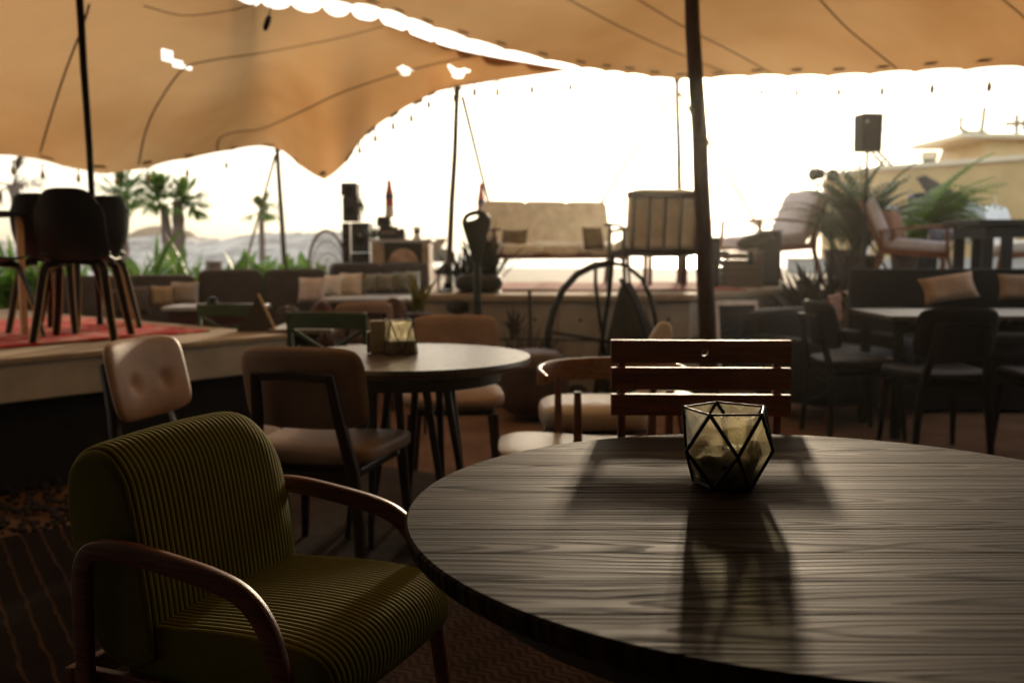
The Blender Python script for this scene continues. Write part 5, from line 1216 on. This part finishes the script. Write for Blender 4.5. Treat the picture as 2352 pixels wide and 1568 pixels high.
for px in (2105, 2222, 2322):
    p = W(px, 738, 5.9); m = M(); m.sup((0, 0, 0), (.045, .03, .045), 1, 1, 14, 8); m.tube([(0, .0, 0), (0, .06, 0)], .01, 8); o = m.obj('table_knob', mat('worn_brass', (.25, .16, .08), .3, metal=.8), smooth=True); o.parent = bt; o.location = Vector((p.x, 5.955, p.z))-bt.location
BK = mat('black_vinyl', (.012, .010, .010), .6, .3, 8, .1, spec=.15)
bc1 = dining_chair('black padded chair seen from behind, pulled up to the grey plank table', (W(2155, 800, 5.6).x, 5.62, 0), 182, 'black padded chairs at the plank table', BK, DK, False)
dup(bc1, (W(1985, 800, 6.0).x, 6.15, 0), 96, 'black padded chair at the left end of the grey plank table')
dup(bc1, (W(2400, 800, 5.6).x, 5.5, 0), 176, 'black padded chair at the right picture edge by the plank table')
dup(sc, (W(1948, 700, 6.5).x, 6.75, 0), 62, 'reddish slatted wooden chair in the shade left of the plank table', .9)
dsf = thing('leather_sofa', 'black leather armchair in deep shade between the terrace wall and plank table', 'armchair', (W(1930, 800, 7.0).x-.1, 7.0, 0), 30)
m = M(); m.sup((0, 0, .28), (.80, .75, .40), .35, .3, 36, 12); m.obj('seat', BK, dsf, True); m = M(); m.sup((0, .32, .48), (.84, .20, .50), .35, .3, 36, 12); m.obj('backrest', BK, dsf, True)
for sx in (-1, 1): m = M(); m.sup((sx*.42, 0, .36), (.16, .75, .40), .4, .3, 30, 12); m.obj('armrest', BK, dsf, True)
leafy('dark_shrub', 'dark brown withered shrub at the corner of the terrace wall', (W(1925, 680, 8.7).x, 8.9, .35), 300, .62, .05, mat('withered_leaf', (.035, .02, .014), .8, .4), .30, None, curl=1.0, el=(.4, 1.5))
# ------------------------------------------------------------------ moored boat with yellow superstructure
YH = mat('yellow_gelcoat', (.62, .44, .20), .45, .12, 1.5, .05)
YW = mat('cream_gelcoat', (.72, .62, .44), .4, .1, 2, .03)
YB = 24.0
bp0 = W(1985, 386, YB); bt_ = thing('boat', 'large yellow boat with flybridge and radar mast moored beyond the terrace', 'boat', (W(2352, 400, YB).x, YB, .0))
ox_ = bt_.location.x
zt0 = W(2050, 388, YB).z; zt1 = W(2352, 366, YB).z; xl = W(2050, 388, YB).x-ox_; xb = bp0.x-ox_
m = M()
for (x, y0, y1, z) in ((xb-.4, 1.6, 1.9, zt0-.12), (xl-.2, .4, 3.0, zt0), (0, 0, 4.6, zt1), (5, 0, 5, zt1+.5), (9, .2, 5, zt1+.7)): 
    m.v += [Vector((x, y0+.25, .05)), Vector((x, y0, z)), Vector((x, y1, z)), Vector((x, y1-.25, .05))]
for i in range(4):
    for j in range(4): m.f.append([i*4+j, i*4+(j+1) % 4, i*4+4+(j+1) % 4, i*4+4+j])
m.f += [[3, 2, 1, 0], [16, 17, 18, 19]]; m.obj('hull', YH, bt_, bevel=.03)
m = M(); m.tube([(xb-.4, 1.5, zt0-.08), (xl-.2, .36, zt0+.04), (0, -.04, zt1+.04), (5, -.04, zt1+.54), (9, .16, zt1+.74)], 1, 8, sec=(.12, .12)); m.obj('gunwale', YW, bt_, True)
for px in (2110, 2200, 2290):
    q_ = W(px, 420, YB); m = M(); m.box((q_.x-ox_, .03, 1.7), (.03, .03, 1.3)); m.obj('panel_seam', YW, bt_)
def bw_(px0, px1, py0, py1, y0, dep): 
    a_ = W(px0, py0, YB+y0); b_ = W(px1, py1, YB+y0); return ((a_.x+b_.x)/2-ox_, y0+dep/2, (a_.z+b_.z)/2), (abs(b_.x-a_.x), dep, abs(a_.z-b_.z))
c_, s_ = bw_(2262, 2420, 318, 372, .8, 2.4); m = M(); m.box(c_, s_, taper=1.15); m.obj('wheelhouse', YH, bt_, bevel=.03)
c_, s_ = bw_(2205, 2400, 306, 318, .4, 3.0); m = M(); m.box(c_, s_); m.obj('roof', YW, bt_, bevel=.04)
c_, s_ = bw_(2338, 2400, 325, 360, .77, .05); m = M(); m.box(c_, s_); m.obj('window', mat('dark_window', (.02, .02, .02), .15), bt_)
c_, s_ = bw_(2228, 2290, 301, 306, .8, 1.4); m = M(); m.sup((c_[0], c_[1], c_[2]+.02), (s_[0], 1.2, .16), .9, .9, 24, 8); m.obj('radome', YW, bt_, True)
for L_ in ([(2208, 268), (2206, 296), (2240, 312)], [(2262, 246), (2254, 308)], [(2336, 262), (2334, 330)], [(2310, 285), (2360, 283)], [(2358, 240), (2352, 300)]):
    m = M(); m.tube([W(x, y, YB+.9)-bt_.location for x, y in L_], .05, 8); m.obj('mast_spar', mat('tan_spar', (.50, .36, .18), .5), bt_, True)  # plain tan colour of the spars
c_, s_ = bw_(2124, 2161, 349, 365, 1.0, .4); m = M(); q_ = Vector(c_); m.lathe([(.20, -.09), (.20, .09), (.16, .11)], 24, q_); m.obj('vent_cap', YW, bt_, True)
m = M(); m.lathe([(.14, -.30), (.16, -.10)], 20, q_); m.obj('vent_neck', BLKM, bt_, True)
for dx in (0, .28): m = M(); m.tube([W(2004+dx*40, 352+dx*-20, YB+.6)-bt_.location, W(2034+dx*60, 384-dx*4, YB+.6)-bt_.location], .045, 8); m.obj('rail_strut', BLKM, bt_, True)
m = M(); tri = [W(x, y, YB-.35)-bt_.location for x, y in ((2105, 408), (2125, 402), (2310, 508), (2180, 520))]
for dy in (0, .04): m.v += [v+Vector((0, dy, 0)) for v in tri]
m.f = [[0, 1, 2, 3], [7, 6, 5, 4]]+[[i, (i+1) % 4, 4+(i+1) % 4, 4+i] for i in range(4)]; m.obj('navy_awning', mat('navy_canvas', (.02, .035, .075), .8), bt_)
wl = thing('white_parapet', 'low whitewashed parapet wall at the far side of the terrace on the right', 'wall', (7.5, 14.5, Z1-.001))
m = M(); m.box((0, 0, .09), (7, .12, .18)); m.obj('wall_body', mat('whitewash', (.75, .73, .68), .8, .1, 4, .1), wl, bevel=.01)
m = M(); m.box((0, 0, .195), (7.04, .16, .03)); m.obj('coping', mat('whitewash', (.75, .73, .68)), wl, bevel=.006)

# ------------------------------------------------------------------ thin haze added for a warm glow, standing in for lens glare
hz_ = M(); hz_.box((0, 170, 4.6), (900, 560, 11.6))
hm = bpy.data.materials.new('haze_air'); hm.use_nodes = True; n = hm.node_tree; n.nodes.remove(n.nodes['Principled BSDF'])
pv = n.nodes.new('ShaderNodeVolumePrincipled'); pv.inputs['Color'].default_value = (.95, .90, .80, 1); pv.inputs['Density'].default_value = HZ; pv.inputs['Anisotropy'].default_value = .93
n.links.new(pv.outputs[0], n.nodes['Material Output'].inputs['Volume'])
tag(hz_.obj('haze', hm), kind='stuff')
